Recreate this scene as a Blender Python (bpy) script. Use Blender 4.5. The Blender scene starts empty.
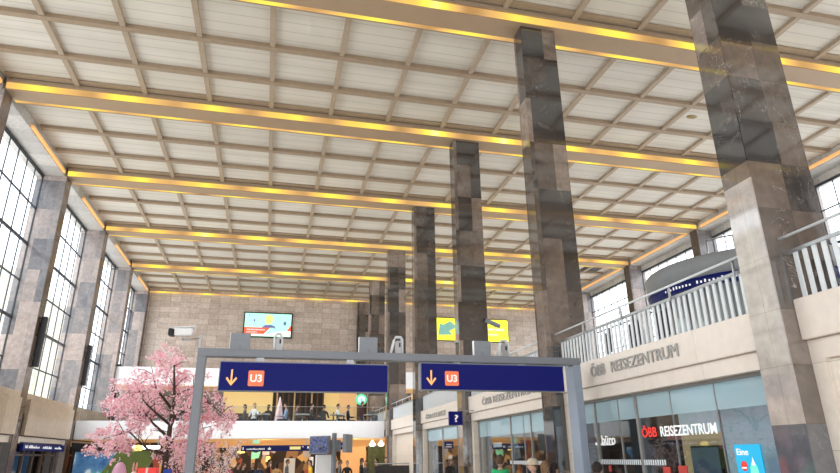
import bpy, bmesh, math, random
from mathutils import Vector, Matrix
random.seed(11)
C = bpy.context.scene.collection
sc = bpy.context.scene

# ------------------------------------------------------------------ main dimensions (metres, eye at x=0 y=0)
XL, XR, YE, YB = -8.16, 19.61, 41.29, -7.0      # inner faces: left row of piers, right, end wall, glazed wall behind
H, HC = 12.02, 12.42                            # underside of beams, ceiling panels
C0, C1, WC = 5.50, 6.43, 0.47                   # columns: left face, right face, depth
F, G = 5.70, 5.94                               # balcony fascia plane, shop glass plane
ZM = 3.05                                       # upper floor
Y0, D = 11.47, 6.0
ROW = [Y0 + D * k for k in range(-3, 6)]        # near faces of beams / piers

# ------------------------------------------------------------------ materials
MATS = {}
def nt(name):
    m = bpy.data.materials.new(name); m.use_nodes = True
    t = m.node_tree; t.nodes.clear()
    return m, t
def N(t, typ, **kw):
    n = t.nodes.new(typ)
    for k, v in kw.items():
        if k.startswith('i_'):
            key = k[2:]; key = int(key) if key.isdigit() else key.replace('_', ' ')
            n.inputs[key].default_value = v
        else: setattr(n, k, v)
    return n
def ramp(t, stops, interp='LINEAR'):
    r = t.nodes.new('ShaderNodeValToRGB'); r.color_ramp.interpolation = interp
    e = r.color_ramp.elements
    while len(e) < len(stops): e.new(0.5)
    for x, (p, c) in zip(e, stops): x.position = p; x.color = (*c, 1)
    return r
def math_(t, op, a, b=None, c=None):
    n = t.nodes.new('ShaderNodeMath'); n.operation = op
    for i, v in enumerate((a, b, c)):
        if v is None: continue
        if isinstance(v, (int, float)): n.inputs[i].default_value = v
        else: t.links.new(v, n.inputs[i])
    return n.outputs[0]
def mix(t, f, a, b, mode='MIX'):
    n = t.nodes.new('ShaderNodeMix'); n.data_type = 'RGBA'; n.blend_type = mode
    for s, v in ((n.inputs[0], f), (n.inputs[6], a), (n.inputs[7], b)):
        if isinstance(v, (int, float)): s.default_value = v
        elif isinstance(v, tuple): s.default_value = (*v, 1)
        else: t.links.new(v, s)
    return n.outputs[2]
def finish(t, m, color, rough=.5, metal=0., spec=.5, ior=1.5, bump=None, bstr=.2, emis=None, estr=0, coat=0):
    b = t.nodes.new('ShaderNodeBsdfPrincipled'); o = t.nodes.new('ShaderNodeOutputMaterial')
    if isinstance(color, tuple): b.inputs['Base Color'].default_value = (*color, 1)
    else: t.links.new(color, b.inputs['Base Color'])
    if isinstance(rough, (int, float)): b.inputs['Roughness'].default_value = rough
    else: t.links.new(rough, b.inputs['Roughness'])
    b.inputs['Metallic'].default_value = metal
    b.inputs['Specular IOR Level'].default_value = spec; b.inputs['IOR'].default_value = ior
    b.inputs['Coat Weight'].default_value = coat; b.inputs['Coat Roughness'].default_value = .05
    if bump is not None:
        bn = N(t, 'ShaderNodeBump'); bn.inputs['Strength'].default_value = bstr; bn.inputs['Distance'].default_value = .02
        t.links.new(bump, bn.inputs['Height']); t.links.new(bn.outputs[0], b.inputs['Normal'])
    if emis is not None:
        if isinstance(emis, tuple): b.inputs['Emission Color'].default_value = (*emis, 1)
        else: t.links.new(emis, b.inputs['Emission Color'])
        b.inputs['Emission Strength'].default_value = estr
    t.links.new(b.outputs[0], o.inputs[0])
    return m
def pos(t):
    return N(t, 'ShaderNodeNewGeometry').outputs['Position']
def plain(name, col, rough=.5, metal=0., spec=.5, var=.08, scale=6., emis=None, estr=0):
    if name in MATS: return MATS[name]
    m, t = nt(name)
    tc = N(t, 'ShaderNodeTexCoord')
    no = N(t, 'ShaderNodeTexNoise', i_Scale=scale, i_Detail=3.); t.links.new(tc.outputs['Object'], no.inputs['Vector'])
    lo = tuple(max(0, c * (1 - var)) for c in col); hi = tuple(min(1, c * (1 + var)) for c in col)
    r = ramp(t, [(.3, lo), (.7, hi)]); t.links.new(no.outputs['Fac'], r.inputs[0])
    MATS[name] = finish(t, m, r.outputs[0], rough, metal, spec, emis=emis, estr=estr)
    return MATS[name]
def glow(name, col, s):
    return plain(name, col, .5, var=.03, emis=col, estr=s)

def marble(name, tile, stops, vein=.5, rough=.14, joint=.004, off=(.013, .017, .0), big=1.0, spec=.5, heights=None, blocks=(), fine=1.):
    """polished slabs: world-space blocks, each with its own tone, clouds and pale veins"""
    m, t = nt(name); P = pos(t)
    s = N(t, 'ShaderNodeVectorMath', operation='ADD'); s.inputs[1].default_value = off; t.links.new(P, s.inputs[0])
    dv = N(t, 'ShaderNodeVectorMath', operation='DIVIDE'); dv.inputs[1].default_value = tile; t.links.new(s.outputs[0], dv.inputs[0])
    fl = N(t, 'ShaderNodeVectorMath', operation='FLOOR'); t.links.new(dv.outputs[0], fl.inputs[0])
    wn = N(t, 'ShaderNodeTexWhiteNoise', noise_dimensions='3D'); t.links.new(fl.outputs[0], wn.inputs['Vector'])
    # clouds, shifted per slab so the pattern breaks at joints
    sh = N(t, 'ShaderNodeVectorMath', operation='MULTIPLY_ADD'); t.links.new(wn.outputs['Color'], sh.inputs[0])
    sh.inputs[1].default_value = (7, 7, 7); t.links.new(P, sh.inputs[2])
    cl = N(t, 'ShaderNodeTexNoise', i_Scale=1.3 * big, i_Detail=6., i_Roughness=.62, i_Distortion=1.2); t.links.new(sh.outputs[0], cl.inputs['Vector'])
    f = math_(t, 'MULTIPLY', wn.outputs['Value'], .8)
    f = math_(t, 'MULTIPLY_ADD', cl.outputs['Fac'], .85, f); f = math_(t, 'SUBTRACT', f, .29)
    r = ramp(t, stops); t.links.new(f, r.inputs[0])
    col = r.outputs[0]
    vn = N(t, 'ShaderNodeTexNoise', i_Scale=.9 * big, i_Detail=5., i_Roughness=.6, i_Distortion=2.2); t.links.new(sh.outputs[0], vn.inputs['Vector'])
    a = math_(t, 'ABSOLUTE', math_(t, 'SUBTRACT', vn.outputs['Fac'], .5))
    v = math_(t, 'LESS_THAN', a, .0022)
    vm = N(t, 'ShaderNodeTexNoise', i_Scale=.7, i_Detail=2.); t.links.new(sh.outputs[0], vm.inputs['Vector'])
    v = math_(t, 'MULTIPLY', v, math_(t, 'GREATER_THAN', vm.outputs['Fac'], .5))
    v = math_(t, 'MULTIPLY', v, vein)
    col = mix(t, v, col, (.42, .39, .36))
    fi = N(t, 'ShaderNodeTexNoise', i_Scale=9. * big, i_Detail=4.); t.links.new(P, fi.inputs['Vector'])
    g = ramp(t, [(.3, (1 - .16 * fine,) * 3), (.7, (1 + .12 * fine,) * 3)]); t.links.new(fi.outputs['Fac'], g.inputs[0])
    col = mix(t, 1., col, g.outputs[0], 'MULTIPLY')
    if heights:   # slabs lower down come from a paler block
        sx = N(t, 'ShaderNodeSeparateXYZ'); t.links.new(P, sx.inputs[0])
        mr = N(t, 'ShaderNodeMapRange'); mr.inputs[1].default_value = heights[0]; mr.inputs[2].default_value = heights[1]
        t.links.new(sx.outputs[2], mr.inputs[0])
        k = math_(t, 'MULTIPLY', mr.outputs[0], heights[2])
        col = mix(t, k, col, heights[3])
    for bxr, byr, bzr, bc in blocks:   # single slabs of a different stone, plus painted window reflection
        sx = N(t, 'ShaderNodeSeparateXYZ'); t.links.new(P, sx.inputs[0]); k = None
        for i_, (lo, hi) in enumerate((bxr, byr, bzr)):
            q = math_(t, 'MULTIPLY', math_(t, 'GREATER_THAN', sx.outputs[i_], lo), math_(t, 'LESS_THAN', sx.outputs[i_], hi))
            k = q if k is None else math_(t, 'MULTIPLY', k, q)
        bcol = mix(t, math_(t, 'MULTIPLY', v, 1.0), mix(t, 1., bc, g.outputs[0], 'MULTIPLY'), (.25, .25, .25))
        col = mix(t, math_(t, 'MULTIPLY', k, .92), col, bcol)
    # joints
    fr = N(t, 'ShaderNodeVectorMath', operation='FRACTION'); t.links.new(dv.outputs[0], fr.inputs[0])
    sx = N(t, 'ShaderNodeSeparateXYZ'); t.links.new(fr.outputs[0], sx.inputs[0])
    nrm = N(t, 'ShaderNodeSeparateXYZ'); t.links.new(N(t, 'ShaderNodeNewGeometry').outputs['Normal'], nrm.inputs[0])
    tot = None
    for i in range(3):
        if tile[i] > 50: continue
        d_ = math_(t, 'LESS_THAN', math_(t, 'MULTIPLY', sx.outputs[i], tile[i]), joint)
        d_ = math_(t, 'MULTIPLY', d_, math_(t, 'LESS_THAN', math_(t, 'ABSOLUTE', nrm.outputs[i]), .5))
        tot = d_ if tot is None else math_(t, 'MAXIMUM', tot, d_)
    if tot is not None: col = mix(t, math_(t, 'MULTIPLY', tot, .6), col, (.03, .025, .02))
    return finish(t, m, col, rough, 0, spec, 1.5 if spec < 1 else 1.72)

M = {}
M['column'] = marble('column_marble', (.468, .475, 1.2), [(0, (.016, .017, .021)), (.3, (.042, .039, .040)), (.55, (.10, .078, .066)), (.8, (.20, .15, .12)), (1, (.31, .245, .205))], vein=.45, rough=.06, spec=1., off=(.01, .017, .9))
M['column_near'] = marble('near_column_marble', (.5, .475, .62), [(0, (.03, .031, .035)), (.28, (.075, .068, .064)), (.55, (.14, .11, .092)), (.8, (.17, .135, .115)), (1, (.22, .18, .16))], vein=.75, rough=.05, off=(.01, .017, .41), spec=1., blocks=[((5.4, 5.51), (5.3, 6.2), (2.07, 4.95), (.47, .415, .375)), ((5.4, 6.02), (5.0, 6.2), (5.17, 5.79), (.022, .028, .036)), ((5.4, 6.5), (5.3, 6.2), (0, 2.07), (.11, .118, .14)), ((5.51, 6.0), (5.4, 5.6), (6.95, 8.2), (.022, .022, .026))])  # first block paints window reflection onto paler stone of the left face
M['pier'] = marble('pier_marble', (.42, .6, 1.18), [(0, (.11, .11, .125)), (.4, (.21, .195, .195)), (.7, (.31, .26, .24)), (1, (.42, .34, .30))], vein=.3, rough=.12)
M['pier_side'] = marble('pier_edge_marble', (100, 100, 1.18), [(0, (.05, .038, .03)), (.6, (.1, .07, .055)), (1, (.17, .125, .1))], vein=.2, rough=.25)
M['lintel'] = marble('lintel_stone', (1.0, .9, .6), [(0, (.36, .33, .30)), (.6, (.46, .43, .39)), (1, (.56, .52, .47))], vein=.1, rough=.3)
M['endwall'] = marble('end_wall_stone', (.62, 100, .36), [(0, (.44, .35, .29)), (.5, (.54, .44, .37)), (1, (.63, .53, .46))], vein=.05, rough=.3, joint=.012, big=.7)
M['fascia'] = marble('cream_limestone', (100, 1.45, 100), [(0, (.68, .60, .53)), (.5, (.72, .64, .57)), (1, (.76, .68, .61))], fine=.3, vein=.06, rough=.35, joint=.004, big=.8)
M['beige'] = marble('beige_stone_panel', (100, 1.3, 100), [(0, (.36, .27, .19)), (.5, (.46, .36, .27)), (1, (.56, .46, .36))], vein=.25, rough=.3)
M['jamb'] = marble('cream_jamb_stone', (100, 100, .9), [(0, (.64, .56, .485)), (.5, (.69, .61, .53)), (1, (.74, .66, .58))], fine=.4, vein=.1, rough=.35)
M['floor'] = marble('hall_floor_stone', (.6, .6, 100), [(0, (.42, .4, .38)), (.5, (.5, .48, .45)), (1, (.58, .55, .52))], vein=.1, rough=.25)

def ceiling_mat():
    m, t = nt('ceiling_planks'); P = pos(t); s = N(t, 'ShaderNodeSeparateXYZ'); t.links.new(P, s.inputs[0])
    fr = math_(t, 'FRACT', math_(t, 'DIVIDE', s.outputs[1], .37))
    ln = math_(t, 'LESS_THAN', math_(t, 'ABSOLUTE', math_(t, 'SUBTRACT', fr, .5)), .035)
    cx = math_(t, 'FLOOR', math_(t, 'DIVIDE', math_(t, 'ADD', s.outputs[0], 8.16), 1.886))
    cy = math_(t, 'FLOOR', math_(t, 'DIVIDE', s.outputs[1], .37))
    cb = N(t, 'ShaderNodeCombineXYZ'); t.links.new(cx, cb.inputs[0]); t.links.new(cy, cb.inputs[1])
    wn = N(t, 'ShaderNodeTexWhiteNoise', noise_dimensions='3D'); t.links.new(cb.outputs[0], wn.inputs['Vector'])
    r = ramp(t, [(0, (.60, .55, .475)), (1, (.66, .61, .53))]); t.links.new(wn.outputs['Value'], r.inputs[0])
    no = N(t, 'ShaderNodeTexNoise', i_Scale=.8, i_Detail=3.); t.links.new(P, no.inputs['Vector'])
    g = ramp(t, [(.3, (.93, .93, .92)), (.7, (1, 1, 1))]); t.links.new(no.outputs['Fac'], g.inputs[0])
    c = mix(t, 1., r.outputs[0], g.outputs[0], 'MULTIPLY')
    c = mix(t, math_(t, 'MULTIPLY', ln, .45), c, (.26, .22, .18))
    return finish(t, m, c, .6, 0, .3)
M['ceiling'] = ceiling_mat()
M['rib'] = plain('rib_tan_paint', (.33, .245, .165), .5, var=.05)
M['rib_y'] = plain('rib_pale_paint', (.38, .295, .21), .5, var=.05)
M['beam'] = plain('beam_tan_paint', (.36, .25, .155), .45, var=.04, scale=1)

def gold(amp=1.):
    m, t = nt('gold_cove_light'); P = pos(t); s = N(t, 'ShaderNodeSeparateXYZ'); t.links.new(P, s.inputs[0])
    k = math_(t, 'ADD', s.outputs[0], s.outputs[1])
    ry = math_(t, 'FLOOR', math_(t, 'DIVIDE', s.outputs[1], 2.0))
    ph = math_(t, 'MULTIPLY_ADD', ry, 1.7, math_(t, 'MULTIPLY', k, 2 * math.pi / 2.45))
    w = math_(t, 'MULTIPLY_ADD', math_(t, 'SINE', ph), .28, .5)
    cb = N(t, 'ShaderNodeCombineXYZ'); t.links.new(math_(t, 'MULTIPLY', k, .8), cb.inputs[0]); t.links.new(ry, cb.inputs[1])
    no = N(t, 'ShaderNodeTexNoise', i_Scale=1., i_Detail=1.); t.links.new(cb.outputs[0], no.inputs['Vector'])
    f = math_(t, 'ADD', w, math_(t, 'MULTIPLY', math_(t, 'SUBTRACT', no.outputs['Fac'], .5), 1.1))
    r = ramp(t, [(.0, (.62, .33, .12)), (.3, (.95, .55, .2)), (.6, (1.0, .66, .13)), (.85, (1.0, .83, .1)), (1, (1, .93, .3))])
    t.links.new(f, r.inputs[0])
    b = N(t, 'ShaderNodeEmission'); t.links.new(r.outputs[0], b.inputs[0])
    t.links.new(math_(t, 'MULTIPLY_ADD', f, .75 * amp, .68 * amp), b.inputs[1])
    o = N(t, 'ShaderNodeOutputMaterial'); t.links.new(b.outputs[0], o.inputs[0])
    return m
M['gold'] = gold(); M['gold_dim'] = gold(.62)

def glass(name, tint, refl=.5, rough=.02, cloud=0, cloudcol=(.6, .72, .78)):
    m, t = nt(name)
    tr = N(t, 'ShaderNodeBsdfTransparent'); tr.inputs[0].default_value = (*[c ** .5 for c in tint], 1)
    gl = N(t, 'ShaderNodeBsdfGlossy'); gl.inputs['Roughness'].default_value = rough; gl.inputs[0].default_value = (.95, .98, 1, 1)
    fr = N(t, 'ShaderNodeFresnel')
    t.links.new(math_(t, 'MULTIPLY_ADD', N(t, 'ShaderNodeNewGeometry').outputs['Backfacing'], -.8333, 1.5), fr.inputs[0])   # same reflectance from both sides
    f = math_(t, 'MULTIPLY', fr.outputs[0], refl)
    mx = N(t, 'ShaderNodeMixShader'); t.links.new(f, mx.inputs[0]); t.links.new(tr.outputs[0], mx.inputs[1]); t.links.new(gl.outputs[0], mx.inputs[2])
    out = mx.outputs[0]
    if cloud:
        df = N(t, 'ShaderNodeBsdfDiffuse'); df.inputs[0].default_value = (*cloudcol, 1)
        m2 = N(t, 'ShaderNodeMixShader'); m2.inputs[0].default_value = cloud
        t.links.new(out, m2.inputs[1]); t.links.new(df.outputs[0], m2.inputs[2]); out = m2.outputs[0]
    o = N(t, 'ShaderNodeOutputMaterial'); t.links.new(out, o.inputs[0])
    return m
M['winglass'] = glass('window_glass', (.97, .985, 1.), .6)
M['shopglass'] = glass('shop_glass', (.72, .80, .84), 1.8)
M['frost'] = glass('frosted_transom_glass', (.6, .72, .78), 1.6, .04, cloud=.55, cloudcol=(.50, .66, .72))
M['railglass'] = glass('rail_glass', (.86, .91, .93), .8)
M['steel'] = plain('brushed_steel', (.55, .57, .6), .3, .9, var=.05)
M['white_rail'] = plain('white_rail_paint', (.66, .69, .71), .3, var=.03)
M['dark_frame'] = plain('dark_window_frame', (.035, .045, .055), .4, var=.1)
M['grey_frame'] = plain('grey_shop_frame', (.30, .29, .28), .35, .3, var=.05)
M['gate'] = plain('grey_gate_paint', (.205, .22, .25), .4, var=.03)
M['gate_lt'] = plain('light_grey_housing', (.24, .26, .29), .4, var=.03)
M['navy'] = plain('navy_sign_face', (.004, .006, .085), .5, spec=.2, var=.03, emis=(.003, .005, .11), estr=.45)
M['navy_soft'] = plain('dark_blue_sign', (.006, .01, .07), .4, spec=.3, var=.05, emis=(.004, .01, .12), estr=.3)
M['orange'] = plain('orange_arrow', (.95, .50, .16), .4, var=.03, emis=(.95, .50, .16), estr=.35)
M['u3'] = plain('u3_orange_square', (.78, .17, .07), .4, var=.03, emis=(.8, .17, .07), estr=.35)
M['signwhite'] = plain('sign_white', (.85, .85, .85), .4, var=.02, emis=(.9, .9, .9), estr=.35)
M['signpink'] = plain('sign_letter_white', (.9, .8, .78), .4, var=.02, emis=(.95, .85, .82), estr=.3)
M['red'] = plain('red_vinyl', (.75, .04, .03), .4, var=.03, emis=(.8, .05, .04), estr=.35)
M['white'] = plain('white_plaster', (.83, .83, .84), .5, var=.02)
M['parapet'] = plain('white_parapet_panel', (.9, .91, .93), .45, var=.02)
M['amber'] = glow('amber_lit_wall', (.70, .45, .22), .4)  # warm lamp light on these walls and soffits is put in as glow
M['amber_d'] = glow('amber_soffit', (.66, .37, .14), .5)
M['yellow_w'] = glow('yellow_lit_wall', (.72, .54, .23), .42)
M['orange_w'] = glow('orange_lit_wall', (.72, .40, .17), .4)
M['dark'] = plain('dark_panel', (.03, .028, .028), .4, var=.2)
M['brown'] = plain('dark_brown_wood', (.10, .06, .035), .4, var=.25)
M['black'] = plain('black_plastic', (.012, .012, .014), .35, var=.1)
M['lamp'] = glow('white_lamp', (1, .98, .92), 3.0)
M['lampwarm'] = glow('warm_lamp', (1, .72, .2), 1.6)
M['green_e'] = glow('green_lit_sign', (.15, .75, .45), .8)
M['cyan'] = glow('cyan_poster', (.02, .42, .72), .35)
M['teal'] = plain('teal_paint', (.04, .35, .32), .4)
M['ochre'] = plain('ochre_wall', (.55, .40, .22), .5, var=.06, emis=(.55, .38, .18), estr=.35)  # slight glow stands in for light inside the travel centre
M['greyboard'] = plain('slate_screen', (.12, .17, .23), .35, var=.05)
M['bark'] = plain('tree_bark', (.07, .045, .035), .8, var=.3, scale=20)
M['egg'] = plain('pink_egg_glaze', (.62, .32, .45), .35, var=.1)
M['olive'] = plain('olive_canvas', (.13, .17, .04), .7, var=.15)
M['pinkw'] = plain('pale_pink_decor', (.8, .6, .6), .6, var=.15)
M['letters'] = plain('metal_letters', (.40, .385, .37), .35, .1, var=.05)
M['kiosk_g'] = plain('kiosk_grey_cladding', (.24, .25, .26), .4, var=.04)
M['kiosk_l'] = glass('kiosk_glass', (.55, .62, .60), 1.2, .05, cloud=.6, cloudcol=(.42, .48, .46))
M['chair'] = plain('dark_upholstery', (.03, .035, .045), .6, var=.2)
M['stripe'] = plain('white_dash_vinyl', (.75, .8, .84), .5, var=.02)
M['brick'] = plain('orange_brick', (.5, .22, .08), .7, var=.25, scale=12)
M['pink'] = None

def island_mat(name, stops):
    m, t = nt(name); g = N(t, 'ShaderNodeNewGeometry'); r = ramp(t, stops)
    t.links.new(g.outputs['Random Per Island'], r.inputs[0])
    b = N(t, 'ShaderNodeBsdfPrincipled'); b.inputs['Roughness'].default_value = .7; b.inputs['Specular IOR Level'].default_value = .2
    t.links.new(r.outputs[0], b.inputs['Base Color'])
    tl = N(t, 'ShaderNodeBsdfTranslucent'); t.links.new(r.outputs[0], tl.inputs[0])
    mx = N(t, 'ShaderNodeMixShader'); mx.inputs[0].default_value = .35
    t.links.new(b.outputs[0], mx.inputs[1]); t.links.new(tl.outputs[0], mx.inputs[2])
    o = N(t, 'ShaderNodeOutputMaterial'); t.links.new(mx.outputs[0], o.inputs[0])
    return m
M['pink'] = island_mat('pink_blossom', [(0, (.62, .25, .31)), (.25, (.95, .52, .60)), (.6, (1, .70, .75)), (1, (1, .85, .88))])
M['palepink'] = island_mat('pale_blossom', [(0, (.5, .3, .28)), (.4, (.85, .68, .68)), (1, (1, .9, .9))])

# ------------------------------------------------------------------ geometry helpers (all coordinates are world metres)
WORLD = {}
def wloc(o): return WORLD.get(o.name, Vector((0, 0, 0)))
def bx(bm, x0, x1, y0, y1, z0, z1, mi=0, bev=0):
    vs = [bm.verts.new((x, y, z)) for x in (x0, x1) for y in (y0, y1) for z in (z0, z1)]
    fs = []
    for f in ((0, 1, 3, 2), (4, 6, 7, 5), (0, 4, 5, 1), (2, 3, 7, 6), (0, 2, 6, 4), (1, 5, 7, 3)):
        fc = bm.faces.new([vs[i] for i in f]); fc.material_index = mi; fs.append(fc)
    if bev:
        es = list({e for f in fs for e in f.edges})
        bmesh.ops.bevel(bm, geom=es, offset=bev, segments=2, affect='EDGES')
    return vs
def tube(bm, pts, r, n=8, mi=0, cap=True):
    pts = [Vector(p) for p in pts]; rs = r if isinstance(r, (list, tuple)) else [r] * len(pts)
    rings = []; up = Vector((0, 0, 1))
    for i, p in enumerate(pts):
        d = (pts[min(i + 1, len(pts) - 1)] - pts[max(i - 1, 0)]).normalized()
        a = d.cross(up if abs(d.z) < .95 else Vector((1, 0, 0))).normalized(); b = d.cross(a)
        rings.append([bm.verts.new(p + (a * math.cos(2 * math.pi * k / n) + b * math.sin(2 * math.pi * k / n)) * rs[i]) for k in range(n)])
    for A, B in zip(rings, rings[1:]):
        for k in range(n):
            f = bm.faces.new((A[k], A[(k + 1) % n], B[(k + 1) % n], B[k])); f.material_index = mi; f.smooth = n > 5
    if cap:
        for rg in (rings[0], rings[-1]):
            f = bm.faces.new(rg); f.material_index = mi
def lathe(bm, c, prof, n=24, mi=0, sx=1, sy=1, smooth=True):
    rings = []
    for r, z in prof:
        rings.append([bm.verts.new((c[0] + sx * r * math.cos(2 * math.pi * k / n), c[1] + sy * r * math.sin(2 * math.pi * k / n), c[2] + z)) for k in range(n)])
    for A, B in zip(rings, rings[1:]):
        for k in range(n):
            f = bm.faces.new((A[k], A[(k + 1) % n], B[(k + 1) % n], B[k])); f.material_index = mi; f.smooth = smooth
    for rg in (rings[0], rings[-1]):
        f = bm.faces.new(rg); f.material_index = mi
def prism(bm, poly, axis, a, b, mi=0):
    def P(u, v, w): return {'x': (w, u, v), 'y': (u, w, v), 'z': (u, v, w)}[axis]
    A = [bm.verts.new(P(u, v, a)) for u, v in poly]; B = [bm.verts.new(P(u, v, b)) for u, v in poly]
    n = len(poly)
    for k in range(n):
        f = bm.faces.new((A[k], A[(k + 1) % n], B[(k + 1) % n], B[k])); f.material_index = mi
    bm.faces.new(A).material_index = mi; bm.faces.new(B).material_index = mi
def BM(): return bmesh.new()
def obj(name, bm, mats, parent=None, base=None):
    """link one mesh; top-level meshes get their origin at the bottom centre, parts are stored relative to their thing"""
    bmesh.ops.recalc_face_normals(bm, faces=bm.faces)
    if parent is not None: org = wloc(parent)
    elif base is not None: org = Vector(base)
    else:
        xs = [v.co.x for v in bm.verts]; ys = [v.co.y for v in bm.verts]; zs = [v.co.z for v in bm.verts]
        org = Vector(((min(xs) + max(xs)) / 2, (min(ys) + max(ys)) / 2, min(zs)))
    for v in bm.verts: v.co -= org
    me = bpy.data.meshes.new(name); bm.to_mesh(me); bm.free()
    for mt in (mats if isinstance(mats, (list, tuple)) else [mats]): me.materials.append(mt)
    o = bpy.data.objects.new(name, me); C.objects.link(o)
    if parent is not None: o.parent = parent
    else: o.location = org
    WORLD[o.name] = org.copy()
    return o
def tag(o, label, cat, group=None):
    o['label'] = label; o['category'] = cat
    if group: o['group'] = group
    return o
def thing(name, label, cat, loc, group=None):
    o = bpy.data.objects.new(name, None); C.objects.link(o); o.location = loc; o.empty_display_size = .2
    WORLD[o.name] = Vector(loc)
    return tag(o, label, cat, group)
def struct(name, bm=None, mats=None, loc=None):
    if bm is None:
        o = bpy.data.objects.new(name, None); C.objects.link(o); o.location = loc; WORLD[o.name] = Vector(loc)
    else: o = obj(name, bm, mats)
    o['kind'] = 'structure'; return o
def kids(o): return [c for c in bpy.data.objects if c.parent == o]
def dup(root, loc, rotz=None, label=None):
    r = root.copy(); C.objects.link(r); r.location = loc
    if rotz is not None: r.rotation_euler = (0, 0, rotz)
    if label: r['label'] = label
    for ch in kids(root):
        c = ch.copy(); C.objects.link(c); c.parent = r
        for g_ in kids(ch):
            d = g_.copy(); C.objects.link(d); d.parent = c
    WORLD[r.name] = Vector(loc)
    return r
def text(name, body, mat, corner, right, up, width, height, parent=None, depth=.012, bold=0.):
    """lettering: corner = bottom left of the words, right/up = unit world directions, letters width x height metres"""
    cu = bpy.data.curves.new(name, 'FONT'); cu.body = body; cu.size = 1; cu.offset = bold; cu.extrude = .02; cu.resolution_u = 3
    to = bpy.data.objects.new('tmp', cu); C.objects.link(to)
    dg = bpy.context.evaluated_depsgraph_get(); dg.update()
    me = bpy.data.meshes.new_from_object(to.evaluated_get(dg)); bpy.data.objects.remove(to)
    xs = [v.co.x for v in me.vertices]; ys = [v.co.y for v in me.vertices]
    x0, x1, y0, y1 = min(xs), max(xs), min(ys), max(ys)
    R, U = Vector(right), Vector(up); Nn = R.cross(U); org = wloc(parent) if parent else Vector(corner)
    for v in me.vertices:
        v.co = Vector(corner) + R * ((v.co.x - x0) / (x1 - x0) * width) + U * ((v.co.y - y0) / (y1 - y0) * height) + Nn * (v.co.z / .02 * depth / 2) - org
    me.materials.clear(); me.materials.append(mat)
    for p in me.polygons: p.material_index = 0
    o = bpy.data.objects.new(name, me); C.objects.link(o)
    if parent: o.parent = parent
    else: o.location = org
    WORLD[o.name] = org
    return o
Xp, Yp, Zp = (1, 0, 0), (0, 1, 0), (0, 0, 1); Ym = (0, -1, 0)

# ------------------------------------------------------------------ floor, ceiling
b = BM(); bx(b, -10.2, 21.5, YB, 46, -.2, 0); struct('floor', b, M['floor'])
b = BM(); bx(b, XL - .9, XR + .9, YB, YE, HC, HC + .2)
for y in ROW + [YE + .18]:
    for q in ((2.72, 4.36) if y < YE - 1 else ()):
        if y + q > YE: continue
        bx(b, XL, XR, y + q - .09, y + q + .09, HC - .13, HC, 1)
x = XL + 1.886
while x < XR - .3:
    bx(b, x - .07, x + .07, YB, YE, HC - .11, HC - .001, 2); x += 1.886
for y in ROW:      # dark margin boards against each beam
    bx(b, XL, XR, y - .42, y - .2, HC - .06, HC - .002, 1)
struct('ceiling', b, [M['ceiling'], M['rib'], M['rib_y']])

ORD = ['nearest', 'second nearest', 'third nearest', 'fourth', 'fifth', 'sixth', 'seventh', 'eighth', 'farthest']
for i, y in enumerate(ROW):
    if y > YE - .5: continue
    s = struct('trim_%d' % (i + 1), None, None, (5, y, H))
    b = BM(); bx(b, XL - .05, XR, y - .10, y + .52, H, HC); obj('beam_casing', b, M['beam'], s)
    t_ = thing('cove_light', 'pair of golden light strips along the %s ceiling beam' % ['', 'very near unseen', 'nearest', 'second nearest', 'third nearest', 'fourth nearest', 'fifth nearest', 'farthest', 'last'][i], 'light', (5, y, H + .02), 'golden cove lights along the ceiling beams')
    b = BM(); bx(b, XL, XR, y - .15, y - .105, H + .02, H + .20); obj('near_strip', b, M['gold'], t_)
    b = BM(); bx(b, XL, XR, y + .525, y + .66, H + .01, H + .05); obj('far_strip', b, M['gold'], t_)
    b = BM(); bx(b, XL, XR, y - .2, y - .1, H + .2, H + .32); bx(b, XL, XR, y + .66, y + .70, H + .0, HC - .01); obj('rim', b, M['rib'], t_)
# end strip along the end wall
b = BM(); bx(b, XL, XR, YE - .25, YE - .12, H + .02, H + .10); tag(obj('cove_light', b, M['gold']), 'thin golden light strip where the ceiling meets the brown end wall', 'light')
# side cove lights (a short strip in every bay on both sides)
for side, xx in (('left', XL - .07), ('right', XR + .07)):
    for i, y in enumerate(ROW[:-1]):
        y1 = y + 2.2 if side == 'left' else y + .7
        if y < -2: continue
        b = BM(); bx(b, xx - .05, xx + .05, y1, y + D - .35, H + .02, H + .12)
        o = tag(obj('cove_light', b, glow('orange_cove', (.80, .42, .15), .55)), 'short golden strip above the %s windows, %s bay' % (side, ORD[max(0, i - 1)]), 'light', 'short gold strips above the %s windows' % side)
# ceiling flaws
b = BM(); lathe(b, (13.13, 14.9, HC - .02), [(.09, 0), (.12, .015)], 7, sx=1.7); tag(obj('water_stain', b, plain('stain', (.30, .21, .08), .8, var=.4)), 'small brown stain on a ceiling panel beside the nearest marble column', 'stain')
b = BM(); bx(b, 17.9, 19.1, 31.3, 32.0, HC - .03, HC - .01); tag(obj('ceiling_opening', b, M['dark']), 'dark missing panel in the ceiling near the right windows', 'opening')

# ------------------------------------------------------------------ columns
cl = ['nearest marble column at the right edge, pale slabs on its left side', 'second marble column, dark slabs, beside the right gate post', 'third marble column, in front of the yellow screen', 'fourth marble column, left of the yellow screen', 'fifth marble column, right of the wide sign gap', 'farthest freestanding marble column, partly behind the fifth']
for i, k in enumerate(range(-1, 5)):
    y = Y0 + D * k
    b = BM(); bx(b, C0, C1, y, y + WC, 0, H, bev=.006)
    tag(obj('marble_column', b, M['column_near'] if k == -1 else M['column']), cl[i], 'column', 'tall marble columns in a row')

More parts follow.
